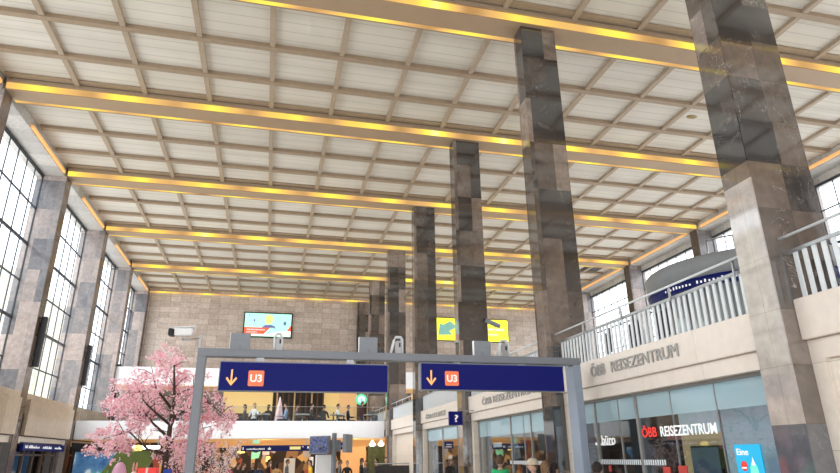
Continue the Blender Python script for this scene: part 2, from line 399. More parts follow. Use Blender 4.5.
# ------------------------------------------------------------------ left wall: piers, windows, panels, doors
GX = XL - .84
for side in ('left', 'right'):
    sg = -1 if side == 'left' else 1
    xin = XL if side == 'left' else XR
    gx = xin + sg * .84
    wall = struct('wall_' + side, None, None, (xin, 17, 0))
    b = BM()
    for y in ROW + [YE - .5]:
        ya, yb_ = y - .1, y + .42
        x0, x1 = sorted((xin + sg * .02, gx + sg * .2))
        bx(b, x0, x1, ya, yb_, 0, 12.2)
        bx(b, *sorted((xin, xin + sg * .02)), ya, yb_, 0, 12.2, 1)
    obj('pier', b, [M['pier'], M['pier_side']], wall)
    b = BM(); bx(b, *sorted((xin + sg * .1, gx + sg * .35)), YB, YE, 12.0, 12.4); bx(b, *sorted((gx - sg * .02, gx + sg * .2)), YB, YE, 11.6 if side == 'right' else 11.9, 12.05)
    obj('lintel', b, M['lintel'], wall)
    b = BM(); bx(b, *sorted((gx + sg * .12, gx + sg * .35)), YB, YE, 0, 4.0); obj('apron', b, M['brown'] if side == 'left' else M['beige'], wall)
    for i, y in enumerate(ROW[:-1]):
        ya, yb_ = y + .42, y + D - .1
        if i == len(ROW) - 2: yb_ = YE - .6
        w = struct('window_%d' % (i + 1 + (10 if side == 'right' else 0)), None, None, (gx, (ya + yb_) / 2, 4.0))
        b = BM(); z0, z1 = 4.0, 11.95 if side == 'left' else 11.65
        for zz, r in ((z0, .05), (z1, .05), (9.2, .05), (6.52, .05), (7.85, .02), (5.15, .02), (10.6, .02)):
            bx(b, gx - .03, gx + .03, ya, yb_, zz - r, zz + r)
        nm = 7
        for j in range(nm + 1):
            yy = ya + (yb_ - ya) * j / nm; r = .03 if j in (0, nm) else .012
            bx(b, gx - .02, gx + .02, yy - r, yy + r, z0, z1)
        obj('window_frame', b, M['dark_frame'], w)
        b = BM(); bx(b, gx + sg * .0 - .005, gx + .005, ya, yb_, z0, z1); obj('pane', b, M['winglass'], w)
        if side == 'left':   # stone sill panel, lintel band and doors underneath
            p = struct('trim_%d' % (20 + i), None, None, (XL, y + 3, 2.6))
            b = BM(); bx(b, XL - .02, XL + .1, y + .55, y + D - .25, 2.6, 3.78, bev=.01); obj('sill_panel', b, M['beige'], p)
            b = BM(); bx(b, XL - .75, XL - .02, y + .42, y + D - .1, 3.3, 3.98); obj('sill', b, M['beige'], p)
            b = BM(); bx(b, XL - .35, XL - .1, y + .42, y + D - .1, 2.36, 2.58); obj('band', b, M['jamb'], p)
            d = struct('door_%d' % (i + 1), None, None, (XL - .5, y + 3, 0))
            b = BM()
            for yy in (y + .45, y + 2.2, y + 3.2, y + 4.2, y + 5.75): bx(b, XL - .45, XL - .33, yy - .05, yy + .05, 0, 2.4)
            bx(b, XL - .45, XL - .33, y + .45, y + 5.8, 1.95, 2.02)
            obj('door_frame', b, plain('bronze_frame', (.16, .11, .07), .35, .3), d)
            b = BM(); bx(b, XL - .4, XL - .385, y + .45, y + 5.8, 0, 2.36); obj('pane', b, glass('door_glass%d' % i, (.25, .22, .2), 1.2), d)
# column loudspeakers on the left piers
M['cove_o'] = glow('orange_cove', (.85, .45, .16), .75)
sp = thing('column_speaker', 'slim black column loudspeaker on the left pier, lower left of the gate', 'speaker', (XL + .05, Y0 + 2 * D + .24, 4.85), 'black column loudspeakers on the left piers')
b = BM(); bx(b, XL + .03, XL + .2, Y0 + 2 * D + .14, Y0 + 2 * D + .34, 4.85, 6.62, bev=.01); obj('housing', b, M['black'], sp)
b = BM()
for zz in (5.1, 6.35): bx(b, XL - .0, XL + .03, Y0 + 2 * D + .2, Y0 + 2 * D + .28, zz, zz + .1)
obj('bracket', b, M['steel'], sp)
for k, l in ((1, 'slim black column loudspeaker on the nearest left pier'), (3, 'slim black column loudspeaker on the left pier above the cherry tree'), (4, 'slim black column loudspeaker on the farthest left pier')):
    dup(sp, (XL + .05, Y0 + k * D + .24, 4.85), label=l)
# blue direction sign over the left doors
s = thing('direction_sign', 'long blue overhead sign above the doors at lower left', 'sign', (XL - .05, 26.8, 2.1), None)
b = BM(); bx(b, XL - .08, XL + .02, 24.4, 29.0, 2.12, 2.36); obj('panel', b, M['navy_soft'], s)
b = BM()
random.seed(5)
for (ya, yb_) in ((24.6, 24.8), (24.95, 26.0), (26.4, 27.4), (27.8, 28.6)):
    yy = ya
    while yy < yb_:
        h = random.choice((.05, .07, .1)); bx(b, XL + .02, XL + .026, yy, yy + .05, 2.2, 2.2 + h); yy += .085
obj('lettering', b, M['signwhite'], s)
b = BM(); bx(b, XL - .14, XL - .08, 24.4, 29.0, 2.3, 2.4); obj('mount', b, M['dark'], s)

# building across the street, seen through the left windows
def facade():
    m, t = nt('street_facade'); P = pos(t); s_ = N(t, 'ShaderNodeSeparateXYZ'); t.links.new(P, s_.inputs[0])
    y, z = s_.outputs[1], s_.outputs[2]
    fy = math_(t, 'FRACT', math_(t, 'DIVIDE', y, 2.6)); fz = math_(t, 'FRACT', math_(t, 'DIVIDE', z, 3.4))
    w = math_(t, 'MULTIPLY', math_(t, 'GREATER_THAN', fy, .42), math_(t, 'GREATER_THAN', fz, .45))
    st = N(t, 'ShaderNodeTexWhiteNoise', noise_dimensions='1D'); t.links.new(math_(t, 'FLOOR', math_(t, 'DIVIDE', y, .55)), st.inputs['W'])
    r = ramp(t, [(0, (.80, .83, .84)), (.45, (.86, .88, .88)), (.6, (.86, .82, .68)), (1, (.74, .80, .84))], 'CONSTANT'); t.links.new(st.outputs['Value'], r.inputs[0])
    c = mix(t, math_(t, 'MULTIPLY', w, .7), r.outputs[0], (.50, .60, .68))
    return finish(t, m, c, .7, 0, .2)
bl = thing('office_building', 'pale office building across the street, seen through the left windows', 'building', (-24, 25, -.2))
b = BM(); bx(b, -34, -22, -15, 75, -.2, 17); obj('wall', b, facade(), bl)
b = BM()
for k in range(60): bx(b, -22, -21.6, -14.6 + k * 1.5, -14.4 + k * 1.5, 0, 17)
o = obj('fin', b, plain('cream_fin', (.85, .78, .62), .6), bl)
b = BM(); bx(b, -60, -10.2, -40, 90, -.4, -.2); bx(b, 21.5, 60, -40, 90, -.4, -.2); struct('ground', b, plain('street_asphalt', (.35, .35, .36), .9))

# ------------------------------------------------------------------ wall behind the camera (glazed below) and end wall
b = BM()
bx(b, XL - 1, XR + 1, YB - .3, YB, 4.6, 12.6)  # unseen upper part closed in stone to darken reflections on column fronts
for k in range(11): bx(b, XL - .8 + k * 2.9, XL - .6 + k * 2.9, YB - .2, YB, 0, 4.6, 1)
for zz in (0, 2.4): bx(b, XL - .8, XR + .8, YB - .2, YB, zz, zz + .15, 1)
struct('wall_back', b, [M['endwall'], M['dark_frame']])
b = BM(); bx(b, XL - 1, XR + 1, YE, YE + .4, 6.2, 12.6); bx(b, 8.6, XR + 1, YE, YE + .4, 0, 6.2); struct('wall_end', b, M['endwall'])
b = BM(); bx(b, 5.5, 6.3, YE - .36, YE - .01, 6, 12.0); struct('trim_60', b, M['column'])

# big screens on the end wall
s = thing('video_screen', 'wall screen with mint green advert and red banner on the brown end wall', 'screen', (-.5, YE - .1, 9.35))
b = BM(); bx(b, -2.1, 1.1, YE - .12, YE, 9.32, 11.02); obj('frame', b, M['black'], s)
b = BM(); bx(b, -2.02, 1.02, YE - .14, YE - .12, 9.40, 10.94); obj('display', b, glow('mint_display', (.42, .86, .70), .75), s)
b = BM(); y_ = YE - .15
prism(b, [(-2.02, 9.55), (-.75, 9.55), (-.35, 9.98), (-2.02, 9.98)], 'y', y_, y_ + .008); prism(b, [(1.02, 9.8), (1.02, 10.2), (.75, 9.8)], 'y', y_, y_ + .008)
obj('banner', b, glow('red_display', (.8, .12, .06), .7), s)
b = BM(); prism(b, [(-1.7, 9.42), (1.02, 9.42), (1.02, 9.78), (.3, 9.76), (-.4, 9.55), (-1.7, 9.54)], 'y', y_ + .001, y_ + .009); obj('footer', b, glow('white_display', (.9, .92, .8), .7), s)
b = BM(); yy = -1.85
for k in range(14): bx(b, yy, yy + .055, y_ - .004, y_, 9.78, 9.88); bx(b, yy, yy + .05, y_ - .004, y_, 9.62, 9.7) if k < 8 else None; yy += .085
obj('lettering', b, M['signwhite'], s)
b = BM(); lathe(b, (-.45, y_, 10.5), [(.02, -.3), (.2, -.2), (.25, 0), (.22, .25), (.03, .38)], 16, sy=.03); bx(b, -.58, -.32, y_ - .006, y_, 10.3, 10.42)
obj('portrait', b, glow('yellow_display', (.85, .75, .25), .6), s)
b = BM(); prism(b, [(-.9, 9.98), (-.1, 9.98), (.05, 9.82), (-.05, 10.1), (-.3, 10.18), (-.7, 10.16)], 'y', y_ - .004, y_)
for cx, cz, r in ((-1.4, 10.45, .07), (.6, 10.3, .11), (-1.75, 10.8, .04), (.05, 10.6, .03)): prism(b, [(cx + r * math.cos(a), cz + 1.5 * r * math.sin(a)) for a in (0, 1, 2, 3, 4, 5)], 'y', y_ - .003, y_)
obj('drawing', b, glow('violet_display', (.16, .16, .34), .5), s)

s = thing('video_screen', 'bright yellow wall screen with a grey-green arrow behind the columns', 'screen', (14, YE - .1, 9.45))
b = BM(); bx(b, 11.0, 16.75, YE - .12, YE, 9.5, 11.2); obj('frame', b, M['dark'], s)
b = BM(); bx(b, 11.05, 16.7, YE - .14, YE - .12, 9.55, 11.15); obj('display', b, glow('yellow_screen', (.95, .93, .05), .9), s)
b = BM(); prism(b, [(11.35, 9.9), (12.45, 9.95), (12.2, 10.2), (12.75, 10.5), (12.3, 10.95), (11.75, 10.65), (11.5, 10.75)], 'y', y_, y_ + .008); obj('arrow', b, glow('arrow_display', (.20, .42, .36), .6), s)
text('lettering', 'S', M['teal'], (13.3, y_, 9.9), Xp, Zp, .55, .95, s)
b = BM(); bx(b, 14.4, 16.4, y_, y_ + .008, 10.35, 10.5); bx(b, 14.4, 15.9, y_, y_ + .008, 10.0, 10.1); obj('caption', b, glow('pale_yellow_display', (.95, .95, .5), .8), s)
# wall cameras near the third column
def bullet(loc, rz, label, s_=1.):
    o = thing('security_camera', label, 'camera', loc, None)
    x, y, z = loc
    b = BM(); tube(b, [(x, y, z), (x - .05 * s_, y, z - .02)], .02 * s_); tube(b, [(x, y, z), (x, y, z + .16 * s_)], .018 * s_); obj('bracket', b, M['steel'], o)
    b = BM(); tube(b, [(x - .32 * s_, y, z + .30 * s_), (x + .16 * s_, y, z + .12 * s_)], .07 * s_, 12); obj('housing', b, M['gate_lt'], o)
    b = BM(); tube(b, [(x - .35 * s_, y, z + .312 * s_), (x - .32 * s_, y, z + .30 * s_)], .055 * s_, 12); obj('lens', b, M['black'], o)
    return o
bullet((6.66, 17.45, 5.45), 0, 'small grey bullet camera beside the third column, before the yellow screen')

# ------------------------------------------------------------------ right side: shops below, balcony above
Yc = [Y0 + D * k for k in range(-3, 5)]
b = BM(); bx(b, G + .3, XR + .9, -6.5, YE, 2.80, ZM); bx(b, F + .3, G + .3, -6.5, 29.4, 2.8, ZM); struct('trim_70', b, M['white'])
def shopfront(i, ya, yb_):
    """stone fascia of one bay"""
    w = struct('trim_%d' % (80 + i), None, None, (F, (ya + yb_) / 2, 2.7))
    b = BM(); bx(b, F, F + .22, ya, yb_, 2.96, 3.42, bev=.008); obj('fascia', b, M['fascia'], w)
    b = BM(); bx(b, F + .07, F + .3, ya, yb_, 2.74, 2.955); obj('lower_band', b, M['fascia'], w)
    b = BM(); bx(b, F + .07, G + .1, yb_ - .18, yb_, 0, 2.74); bx(b, F + .07, G + .1, ya, ya + .2, 0, 2.74); obj('jamb', b, M['jamb'], w)
    return w
BAYS = [(-6.5 if k == 0 else Yc[k] + WC, Yc[k + 1]) for k in range(0, 7)]
blabel = ['behind the viewer', 'at the right edge', 'above the nearest travel centre window', 'above the second shopfront', 'above the third shopfront', 'above the shops behind the fourth column', 'at the far end']
for i, (ya, yb_) in enumerate(BAYS):
    if i in (0,): continue
    shopfront(i, ya, yb_)
    r = thing('balustrade', 'white steel balustrade of upright flat bars %s' % blabel[i], 'balustrade', (F + .1, (ya + yb_) / 2, 3.42), 'white balcony balustrades between the columns')
    b = BM(); bx(b, F + .07, F + .12, ya, yb_, 3.97, 4.01); obj('top_rail', b, M['steel'], r)
    b = BM(); tube(b, [(F + .0, ya - .05, 4.15), (F + .0, yb_ + .05, 4.15)], .018, 8); obj('handrail', b, M['white_rail'], r)
    y = ya + .35
    while y < yb_:
        b = BM(); bx(b, F + .02, F + .05, y - .012, y + .012, 3.95, 4.14); obj('rail_post', b, M['steel'], r); y += 1.35
    me = None; n = int((yb_ - ya) / .128)
    for j in range(n):
        y = ya + .06 + j * .128
        if me is None:
            b = BM(); bx(b, F + .085, F + .105, y - .027, y + .027, 3.42, 3.975); o = obj('baluster', b, M['white_rail'], r); me = o
        else:
            o = me.copy(); C.objects.link(o); o.parent = r; o.location = (0, j * .128, 0)

# inner room of the shops
def shop_room(i, ya, yb_, back):
    w = struct('wall_shop_interior', None, None, (G + 3, (ya + yb_) / 2, 0))
    b = BM(); bx(b, G + 4, G + 4.2, ya - .2, yb_ + .2, 0, 2.8); obj('back_wall', b, back, w)
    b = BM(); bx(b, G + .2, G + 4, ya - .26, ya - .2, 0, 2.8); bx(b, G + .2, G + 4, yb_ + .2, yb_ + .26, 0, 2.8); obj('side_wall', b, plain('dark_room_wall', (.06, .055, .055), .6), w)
def glazing(i, ya, yb_, mull, label, transom=2.3, frost=True):
    t_ = thing('shop_window', label, 'shop window', (G, (ya + yb_) / 2, 0))
    b = BM()
    for (y, r) in mull: bx(b, G - (.03 if r > .02 else .012), G + .02, y - r * .7, y + r * .7, 0, 2.72)
    bx(b, G - .05, G + .05, ya, yb_, 2.70, 2.74); bx(b, G - .04, G + .04, ya, yb_, 0, .12)
    obj('frame', b, M['grey_frame'], t_)
    b = BM(); bx(b, G - .006, G + .006, ya, yb_, 0 if not frost else 0, transom); obj('pane', b, M['shopglass'], t_)
    b = BM(); bx(b, G - .006, G + .006, ya, yb_, transom, 2.72); obj('transom_pane', b, M['frost'] if frost else M['shopglass'], t_)
    return t_
R_ = Ym   # lettering on these walls reads towards the viewer
# bay 2: travel centre
ya, yb_ = BAYS[2]
g1 = glazing(2, ya + .2, yb_ - .18, ((ya + .22, .03), (7.29, .012), (8.28, .012), (9.2, .045), (9.77, .02), (10.56, .035), (yb_ - .2, .03)), 'nearest travel centre shop window with red and white lettering', 2.34)
text('lettering_red', 'ÖBB', M['red'], (G - .02, 9.12, 2.035), Ym, Zp, .40, .185, g1, .006, .02)
text('lettering_white', 'REISEZENTRUM', M['signwhite'], (G - .02, 8.62, 2.035), Ym, Zp, 1.27, .15, g1, .006, .015)
b = BM(); y = 8.6
while y < 10.6: bx(b, G - .02, G - .014, y, y + .03, 1.62, 1.70); y += .06
obj('dash_band', b, M['stripe'], g1)
text('lettering_small', 'büro', M['signwhite'], (G - .02, 10.42, 1.95), Ym, Zp, .46, .16, g1, .006, .02)
b = BM(); bx(b, G - .02, G - .014, 10.2, 10.28, 1.5, 1.6); bx(b, G - .03, G - .016, 8.5, 8.68, 1.5, 1.60); bx(b, G - .03, G - .016, 8.1, 8.3, 1.5, 1.62); obj('sticker', b, plain('dull_red', (.5, .06, .05), .5), g1)
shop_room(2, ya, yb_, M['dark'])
b = BM(); bx(b, G + .9, G + 1.0, 8.3, 9.4, 0, 2.10); tag(obj('partition', b, M['ochre']), 'ochre partition wall behind the travel centre glass', 'partition')
b = BM(); bx(b, G + .9, G + 1.0, 7.7, 9.4, 2.10, 2.8); tag(obj('bulkhead_panel', b, plain('pale_bulkhead', (.5, .58, .62), .4, emis=(.45, .55, .6), estr=.5)), 'pale blue-grey panel above the ochre partition in the travel centre', 'panel')  # added glowing panel gives the pale frosted area behind the glass
s = thing('display_board', 'slate grey screen mounted on the ochre partition in the travel centre', 'screen', (G + .85, 8.7, .9)); b = BM(); bx(b, G + .8, G + .88, 8.38, 9.08, .95, 1.90, bev=.01); obj('housing', b, M['black'], s); b = BM(); bx(b, G + .79, G + .8, 8.41, 9.05, .98, 1.87); obj('display', b, M['greyboard'], s)
b = BM(); bx(b, G + .35, G + .45, ya + .1, 7.72, 0, 2.8); tag(obj('partition', b, plain('pale_blue_board', (.34, .42, .46), .4, emis=(.34, .42, .44), estr=.45)), 'pale blue-grey panel behind the poster in the travel centre', 'partition')  # light on this panel is put in as glow
b = BM(); bx(b, G + 2.4, G + 3.1, 8.9, 10.8, 0, 1.15); tag(obj('service_counter', b, M['dark']), 'dark service counter inside the travel centre', 'counter')
b = BM(); bx(b, G + 1.2, G + 1.3, 8.6, 10.2, 2.02, 2.2); tag(obj('hanging_sign', b, plain('dim_red', (.2, .02, .03), .5, emis=(.3, .02, .05), estr=.3)), 'dim red hanging sign deep inside the travel centre', 'sign')
s = thing('poster', 'cyan poster reading Eine with red and green figures', 'poster', (G - .03, 6.85, 1.2))
b = BM(); bx(b, G - .035, G - .02, 6.62, 7.07, 1.15, 1.89); obj('sheet', b, M['cyan'], s)
text('lettering', 'Eine', M['signwhite'], (G - .04, 7.03, 1.76), Ym, Zp, .2, .08, s, .004, .015)
b = BM(); lathe(b, (G - .038, 6.94, 1.63), [(.01, -.06), (.055, -.03), (.06, .01), (.04, .055), (.01, .06)], 14, sx=.06); obj('red_figure', b, M['red'], s)
b = BM(); lathe(b, (G - .038, 6.78, 1.60), [(.01, -.07), (.07, -.05), (.06, .02), (.03, .07), (.01, .09)], 14, sx=.06); bx(b, G - .041, G - .037, 6.7, 7.0, 1.5, 1.54); obj('green_figure', b, M['green_e'], s)
b = BM(); prism(b, [(6.80, 1.64), (6.74, 1.64), (6.77, 1.74)], 'x', G - .045, G - .041); bx(b, G - .043, G - .04, 6.9, 6.98, 1.6, 1.62); obj('white_figure', b, M['signwhite'], s)
# letters on the stone
text('fascia_lettering', 'ÖBB', M['letters'], (F - .012, 10.13, 3.11), Ym, Zp, .50, .24, None, .03); o = bpy.data.objects['fascia_lettering']; tag(o, 'raised metal letters spelling the operator name on the stone fascia near the gate', 'lettering')
o = text('fascia_lettering', 'REISEZENTRUM', M['letters'], (F - .012, 9.42, 3.11), Ym, Zp, 1.83, .185, None, .03); tag(o, 'raised metal letters reading REISEZENTRUM on the nearest stone fascia', 'lettering')
o = text('fascia_lettering', 'ÖBB REISEZENTRUM', M['letters'], (F - .012, 16.2, 3.08), Ym, Zp, 3.5, .22, None, .03); tag(o, 'raised metal letters on the stone fascia under the right U3 sign', 'lettering')
o = text('fascia_lettering', 'ÖBB LOUNGE', M['letters'], (F - .012, 22.6, 3.06), Ym, Zp, 2.7, .2, None, .03); tag(o, 'small dark letters on the third stone fascia beside the question mark sign', 'lettering')
# bay 3
ya, yb_ = BAYS[3]
g2 = glazing(3, ya + .2, yb_ - .18, ((ya + .22, .03), (13.55, .03), (14.0, .02), (14.8, .05), (yb_ - .2, .04), (16.6, .012)), 'second shop window with sliding doors behind the queue', 2.28)
b = BM(); y = 12.3
while y < 15: bx(b, G - .02, G - .014, y, y + .03, 1.58, 1.66); y += .06
obj('dash_band', b, M['stripe'], g2)
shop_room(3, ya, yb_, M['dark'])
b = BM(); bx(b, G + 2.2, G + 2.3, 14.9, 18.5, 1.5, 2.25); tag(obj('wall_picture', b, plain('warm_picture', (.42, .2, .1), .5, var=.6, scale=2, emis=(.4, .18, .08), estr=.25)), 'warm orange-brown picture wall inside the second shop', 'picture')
b = BM(); bx(b, G + .3, G + .33, 16.4, 17.0, 2.0, 2.12); tag(obj('shop_sign', b, M['signwhite']), 'small white lit sign inside the second shop window', 'sign')
b = BM(); lathe(b, (G + .3, 15.35, 1.9), [(.01, -.22), (.14, -.18), (.1, .1), (.03, .22)], 8); tag(obj('hanging_figure', b, plain('light_blue', (.3, .5, .65), .5)), 'light blue hanging decoration inside the second shop window', 'decoration')
# bay 4
ya, yb_ = BAYS[4]
g3 = glazing(4, ya + .2, yb_ - .18, ((ya + .22, .04), (19.35, .03), (21.15, .05), (yb_ - .2, .05)), 'third shop window left of the question mark sign', 2.3)
shop_room(4, ya, yb_, plain('room_grey', (.25, .24, .23), .6))
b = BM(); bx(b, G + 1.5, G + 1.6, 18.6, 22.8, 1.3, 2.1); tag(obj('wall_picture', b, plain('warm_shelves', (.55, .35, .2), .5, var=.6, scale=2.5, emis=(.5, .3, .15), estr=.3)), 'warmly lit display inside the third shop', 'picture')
b = BM(); lathe(b, (G + .4, 18.9, 1.55), [(.01, -.3), (.12, -.25), (.12, .1), (.05, .22), (.01, .25)], 10); tag(obj('red_figure', b, M['red']), 'red display figure inside the third shop window', 'decoration')
b = BM(); bx(b, G, G + .3, BAYS[5][0], BAYS[5][1], 0, 2.75); tag(obj('shop_partition', b, M['jamb']), 'plain stone wall below the balcony behind the fourth column', 'wall panel')
# bay 1 at right edge: stone wall with opening and lit screen
ya, yb_ = BAYS[1]
w = struct('wall_right_lower', None, None, (F + .2, 2, 0))
b = BM(); bx(b, F + .12, F + .35, 5.02, yb_ - .02, 0, 2.74); bx(b, F + .12, F + .35, -6, 5.02, 2.62, 2.74); obj('stone', b, M['jamb'], w)
b = BM(); bx(b, F + .2, F + 1.2, 5.02, 5.3, 0, 2.62); bx(b, F + 1.2, F + 1.4, -6, 5.3, 0, 2.62); obj('brick', b, M['brick'], w)
s = thing('ticket_machine', 'grey and black screen unit in the brick niche at the right edge', 'machine', (F + .5, 4.6, 1.9)); b = BM(); bx(b, F + .25, F + .8, 4.2, 4.95, 2.1, 2.55, bev=.02); obj('housing', b, M['gate_lt'], s); b = BM(); bx(b, F + .23, F + .25, 4.25, 4.9, 2.12, 2.3); obj('screen', b, M['black'], s); b = BM(); bx(b, F + .35, F + .7, 4.4, 4.8, 0, 2.1); obj('stand', b, M['dark'], s)

# upper floor on the right: oval kiosk, chairs
k = thing('round_kiosk', 'round grey kiosk with a blue lettered band on the balcony', 'kiosk', (11.36, 12.18, ZM))
cx, cy, rr = 11.3, 12.1, 2.2
b = BM(); lathe(b, (cx, cy, 0), [(rr + .12, 5.52), (rr + .14, 5.95), (rr + .1, 6.0)], 64); obj('roof_band', b, M['kiosk_g'], k)
b = BM(); lathe(b, (cx, cy, 0), [(rr + .08, 5.30), (rr + .1, 5.52)], 64); obj('blue_band', b, M['navy_soft'], k)
b = BM(); lathe(b, (cx, cy, 0), [(rr, ZM), (rr, 5.3)], 64); obj('glass_drum', b, M['kiosk_l'], k)
b = BM()
for j in range(28):
    a = 2 * math.pi * j / 28; tube(b, [(cx + (rr + .03) * math.cos(a), cy + (rr + .03) * math.sin(a), ZM), (cx + (rr + .03) * math.cos(a), cy + (rr + .03) * math.sin(a), 5.3)], .025, 6)
obj('mullion', b, M['steel'], k)
b = BM(); random.seed(8)
a = math.radians(180)
while a < math.radians(262):
    if random.random() < .75:
        h = random.choice((.04, .05, .07)); c_, s_ = math.cos(a), math.sin(a)
        p = Vector((cx + (rr + .115) * c_, cy + (rr + .115) * s_, 5.37)); tv = Vector((-s_, c_, 0)) * .02
        b.faces.new([b.verts.new(q) for q in (p - tv, p + tv, p + tv + Vector((0, 0, h)), p - tv + Vector((0, 0, h)))])
    a += .04
obj('lettering', b, M['signwhite'], k)
b = BM(); a0 = math.radians(205)
for j in range(5):
    a = a0 + j * .35; tube(b, [(cx + 1.7 * math.cos(a), cy + 1.7 * math.sin(a), 6.0), (cx + 1.7 * math.cos(a), cy + 1.7 * math.sin(a), 6.5)], .02, 6)
tube(b, [(cx + 1.7 * math.cos(a0 + j * .1), cy + 1.7 * math.sin(a0 + j * .1), 6.5) for j in range(15)], .02, 6); obj('roof_rail', b, M['steel'], k)

def make_chair(label, loc, group, rz=0):
    x, y, z = loc
    c = thing('cafe_chair', label, 'chair', loc, group)
    b = BM(); bx(b, x - .22, x + .22, y - .22, y + .22, z + .42, z + .48, bev=.015); obj('seat', b, M['chair'], c)
    b = BM(); bx(b, x - .22, x + .22, y + .19, y + .24, z + .5, z + .92, bev=.015); obj('backrest', b, M['chair'], c)
    for sx in (-1, 1):
        for sy in (-1, 1):
            b = BM(); tube(b, [(x + sx * .19, y + sy * .19, z), (x + sx * .18, y + sy * .18, z + .43)] + ([(x + sx * .19, y + .22, z + .9)] if sy > 0 else []), .014, 6); obj('leg', b, M['steel'], c)
    c.rotation_euler = (0, 0, rz)
    return c
bc = make_chair('dark upholstered chair behind the balustrade above the letters, left one', (6.3, 10.0, ZM), 'dark chairs on the balcony', 1.2)
for p, l in (((6.35, 9.25, ZM), 'dark upholstered chair behind the balustrade above the letters, second one'), ((6.3, 8.35, ZM), 'dark upholstered chair behind the balustrade, nearest to the marble column')):
    dup(bc, p, 1.4, l)

# ------------------------------------------------------------------ hall end: cafe gallery over shops
YP = 30.0
gal = struct('trim_90', None, None, (-1.3, YP, 2.6))
b = BM(); bx(b, XL + .0, C0 - .02, YP, YP + .18, 2.62, 3.40, bev=.02); obj('parapet', b, M['parapet'], gal)
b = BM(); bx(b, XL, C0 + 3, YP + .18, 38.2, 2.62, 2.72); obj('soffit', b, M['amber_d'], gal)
b = BM(); bx(b, XL, C0 + 3, YP + .18, 38.2, 2.72, 3.0); obj('slab', b, M['brown'], gal)
gr = thing('glass_balustrade', 'glass railing on top of the white cafe parapet', 'railing', (-1.3, YP + .1, 3.4))
b = BM(); bx(b, XL, C0 - .05, YP + .09, YP + .105, 3.4, 4.05); obj('pane', b, M['railglass'], gr)
b = BM(); bx(b, XL, C0 - .05, YP + .085, YP + .11, 4.05, 4.065); obj('rail', b, M['steel'], gr)
up = struct('trim_91', None, None, (-1, 35.5, 5.5))
b = BM(); bx(b, XL, 8.6, 35.6, YE, 5.55, 6.50); obj('canopy_band', b, M['parapet'], up)
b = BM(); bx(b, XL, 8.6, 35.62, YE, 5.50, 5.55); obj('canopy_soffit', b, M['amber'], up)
cw = struct('wall_cafe', None, None, (0, 38, 3))
def panel(name, x0, x1, z0, z1, m, y=38., par=cw):
    b = BM(); bx(b, x0, x1, y, y + .15, z0, z1); return obj(name, b, m, par)
panel('grey_panel', XL, -2.7, 3, 5.55, plain('cafe_grey', (.25, .22, .2), .6, var=.3, scale=1))
panel('yellow_panel', -2.7, .15, 4.25, 5.55, M['yellow_w']); panel('counter_wall', -2.7, .15, 3, 4.25, M['brown'])
panel('dark_panel', .15, 3.3, 3, 5.55, M['dark'], 38.3)
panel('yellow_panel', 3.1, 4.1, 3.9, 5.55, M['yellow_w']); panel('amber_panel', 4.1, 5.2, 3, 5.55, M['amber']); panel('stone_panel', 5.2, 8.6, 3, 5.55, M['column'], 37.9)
panel('counter_wall', 3.1, 4.1, 3, 3.9, M['brown'])
for j in range(9):
    x = .35 + j * .34
    b = BM(); bx(b, x, x + .09, 37.7, 37.8, 3.0, 5.5); tag(obj('timber_post', b, plain('tan_post', (.45, .3, .16), .5, emis=(.5, .3, .12), estr=.2) if j % 3 == 0 else M['brown']), 'slim upright post of the dark screen wall in the cafe', 'post', 'upright posts of the cafe screen wall')
s = thing('round_logo_sign', 'round green and white lit logo sign on the amber cafe wall', 'sign', (4.75, 32.95, 4.38))
b = BM(); tube(b, [(4.76, 33.0, 4.67), (4.76, 33.08, 4.67)], .30, 28); obj('disc', b, glow('logo_green', (.10, .55, .32), .7), s)
b = BM(); yl = 32.985
prism(b, [(4.76 + .19 * math.cos(a * .4), 4.67 + .19 * math.sin(a * .4)) for a in range(16)], 'y', yl, yl + .01); obj('emblem', b, glow('logo_white', (.78, .92, .85), .8), s)
b = BM()
for q in (-1, 1): tube(b, [(4.76 + q * .12, yl - .005, 4.55), (4.76 + q * .08, yl - .005, 4.65), (4.76 + q * .13, yl - .005, 4.76)], .02, 5)
prism(b, [(4.70, 4.56), (4.82, 4.56), (4.80, 4.72), (4.76, 4.78), (4.72, 4.72)], 'y', yl - .01, yl); obj('figure_mark', b, M['green_e'], s)
b = BM(); tube(b, [(4.76, 33.04, 4.96), (4.76, 33.04, 5.52)], .02, 6); obj('hanger', b, M['steel'], s)
b = BM(); lathe(b, (.50, 33.2, ZM - .05), [(.22, 0), (.25, .4), (.12, 1.3), (.03, 1.75), (.005, 1.8)], 12); tag(obj('cone_decoration', b, M['pinkw']), 'tall pale pink cone decoration standing in the cafe', 'decoration')
for x in (-2.0, 1.6, 4.4):
    l = thing('ceiling_downlight', 'small round downlight in the cafe canopy ceiling', 'light', (x, 36.2, 5.46), 'downlights in the cafe canopy'); b = BM(); lathe(b, (x, 36.2, 5.46), [(.07, 0), (.09, .045)], 12); obj('lens', b, M['lamp'], l)

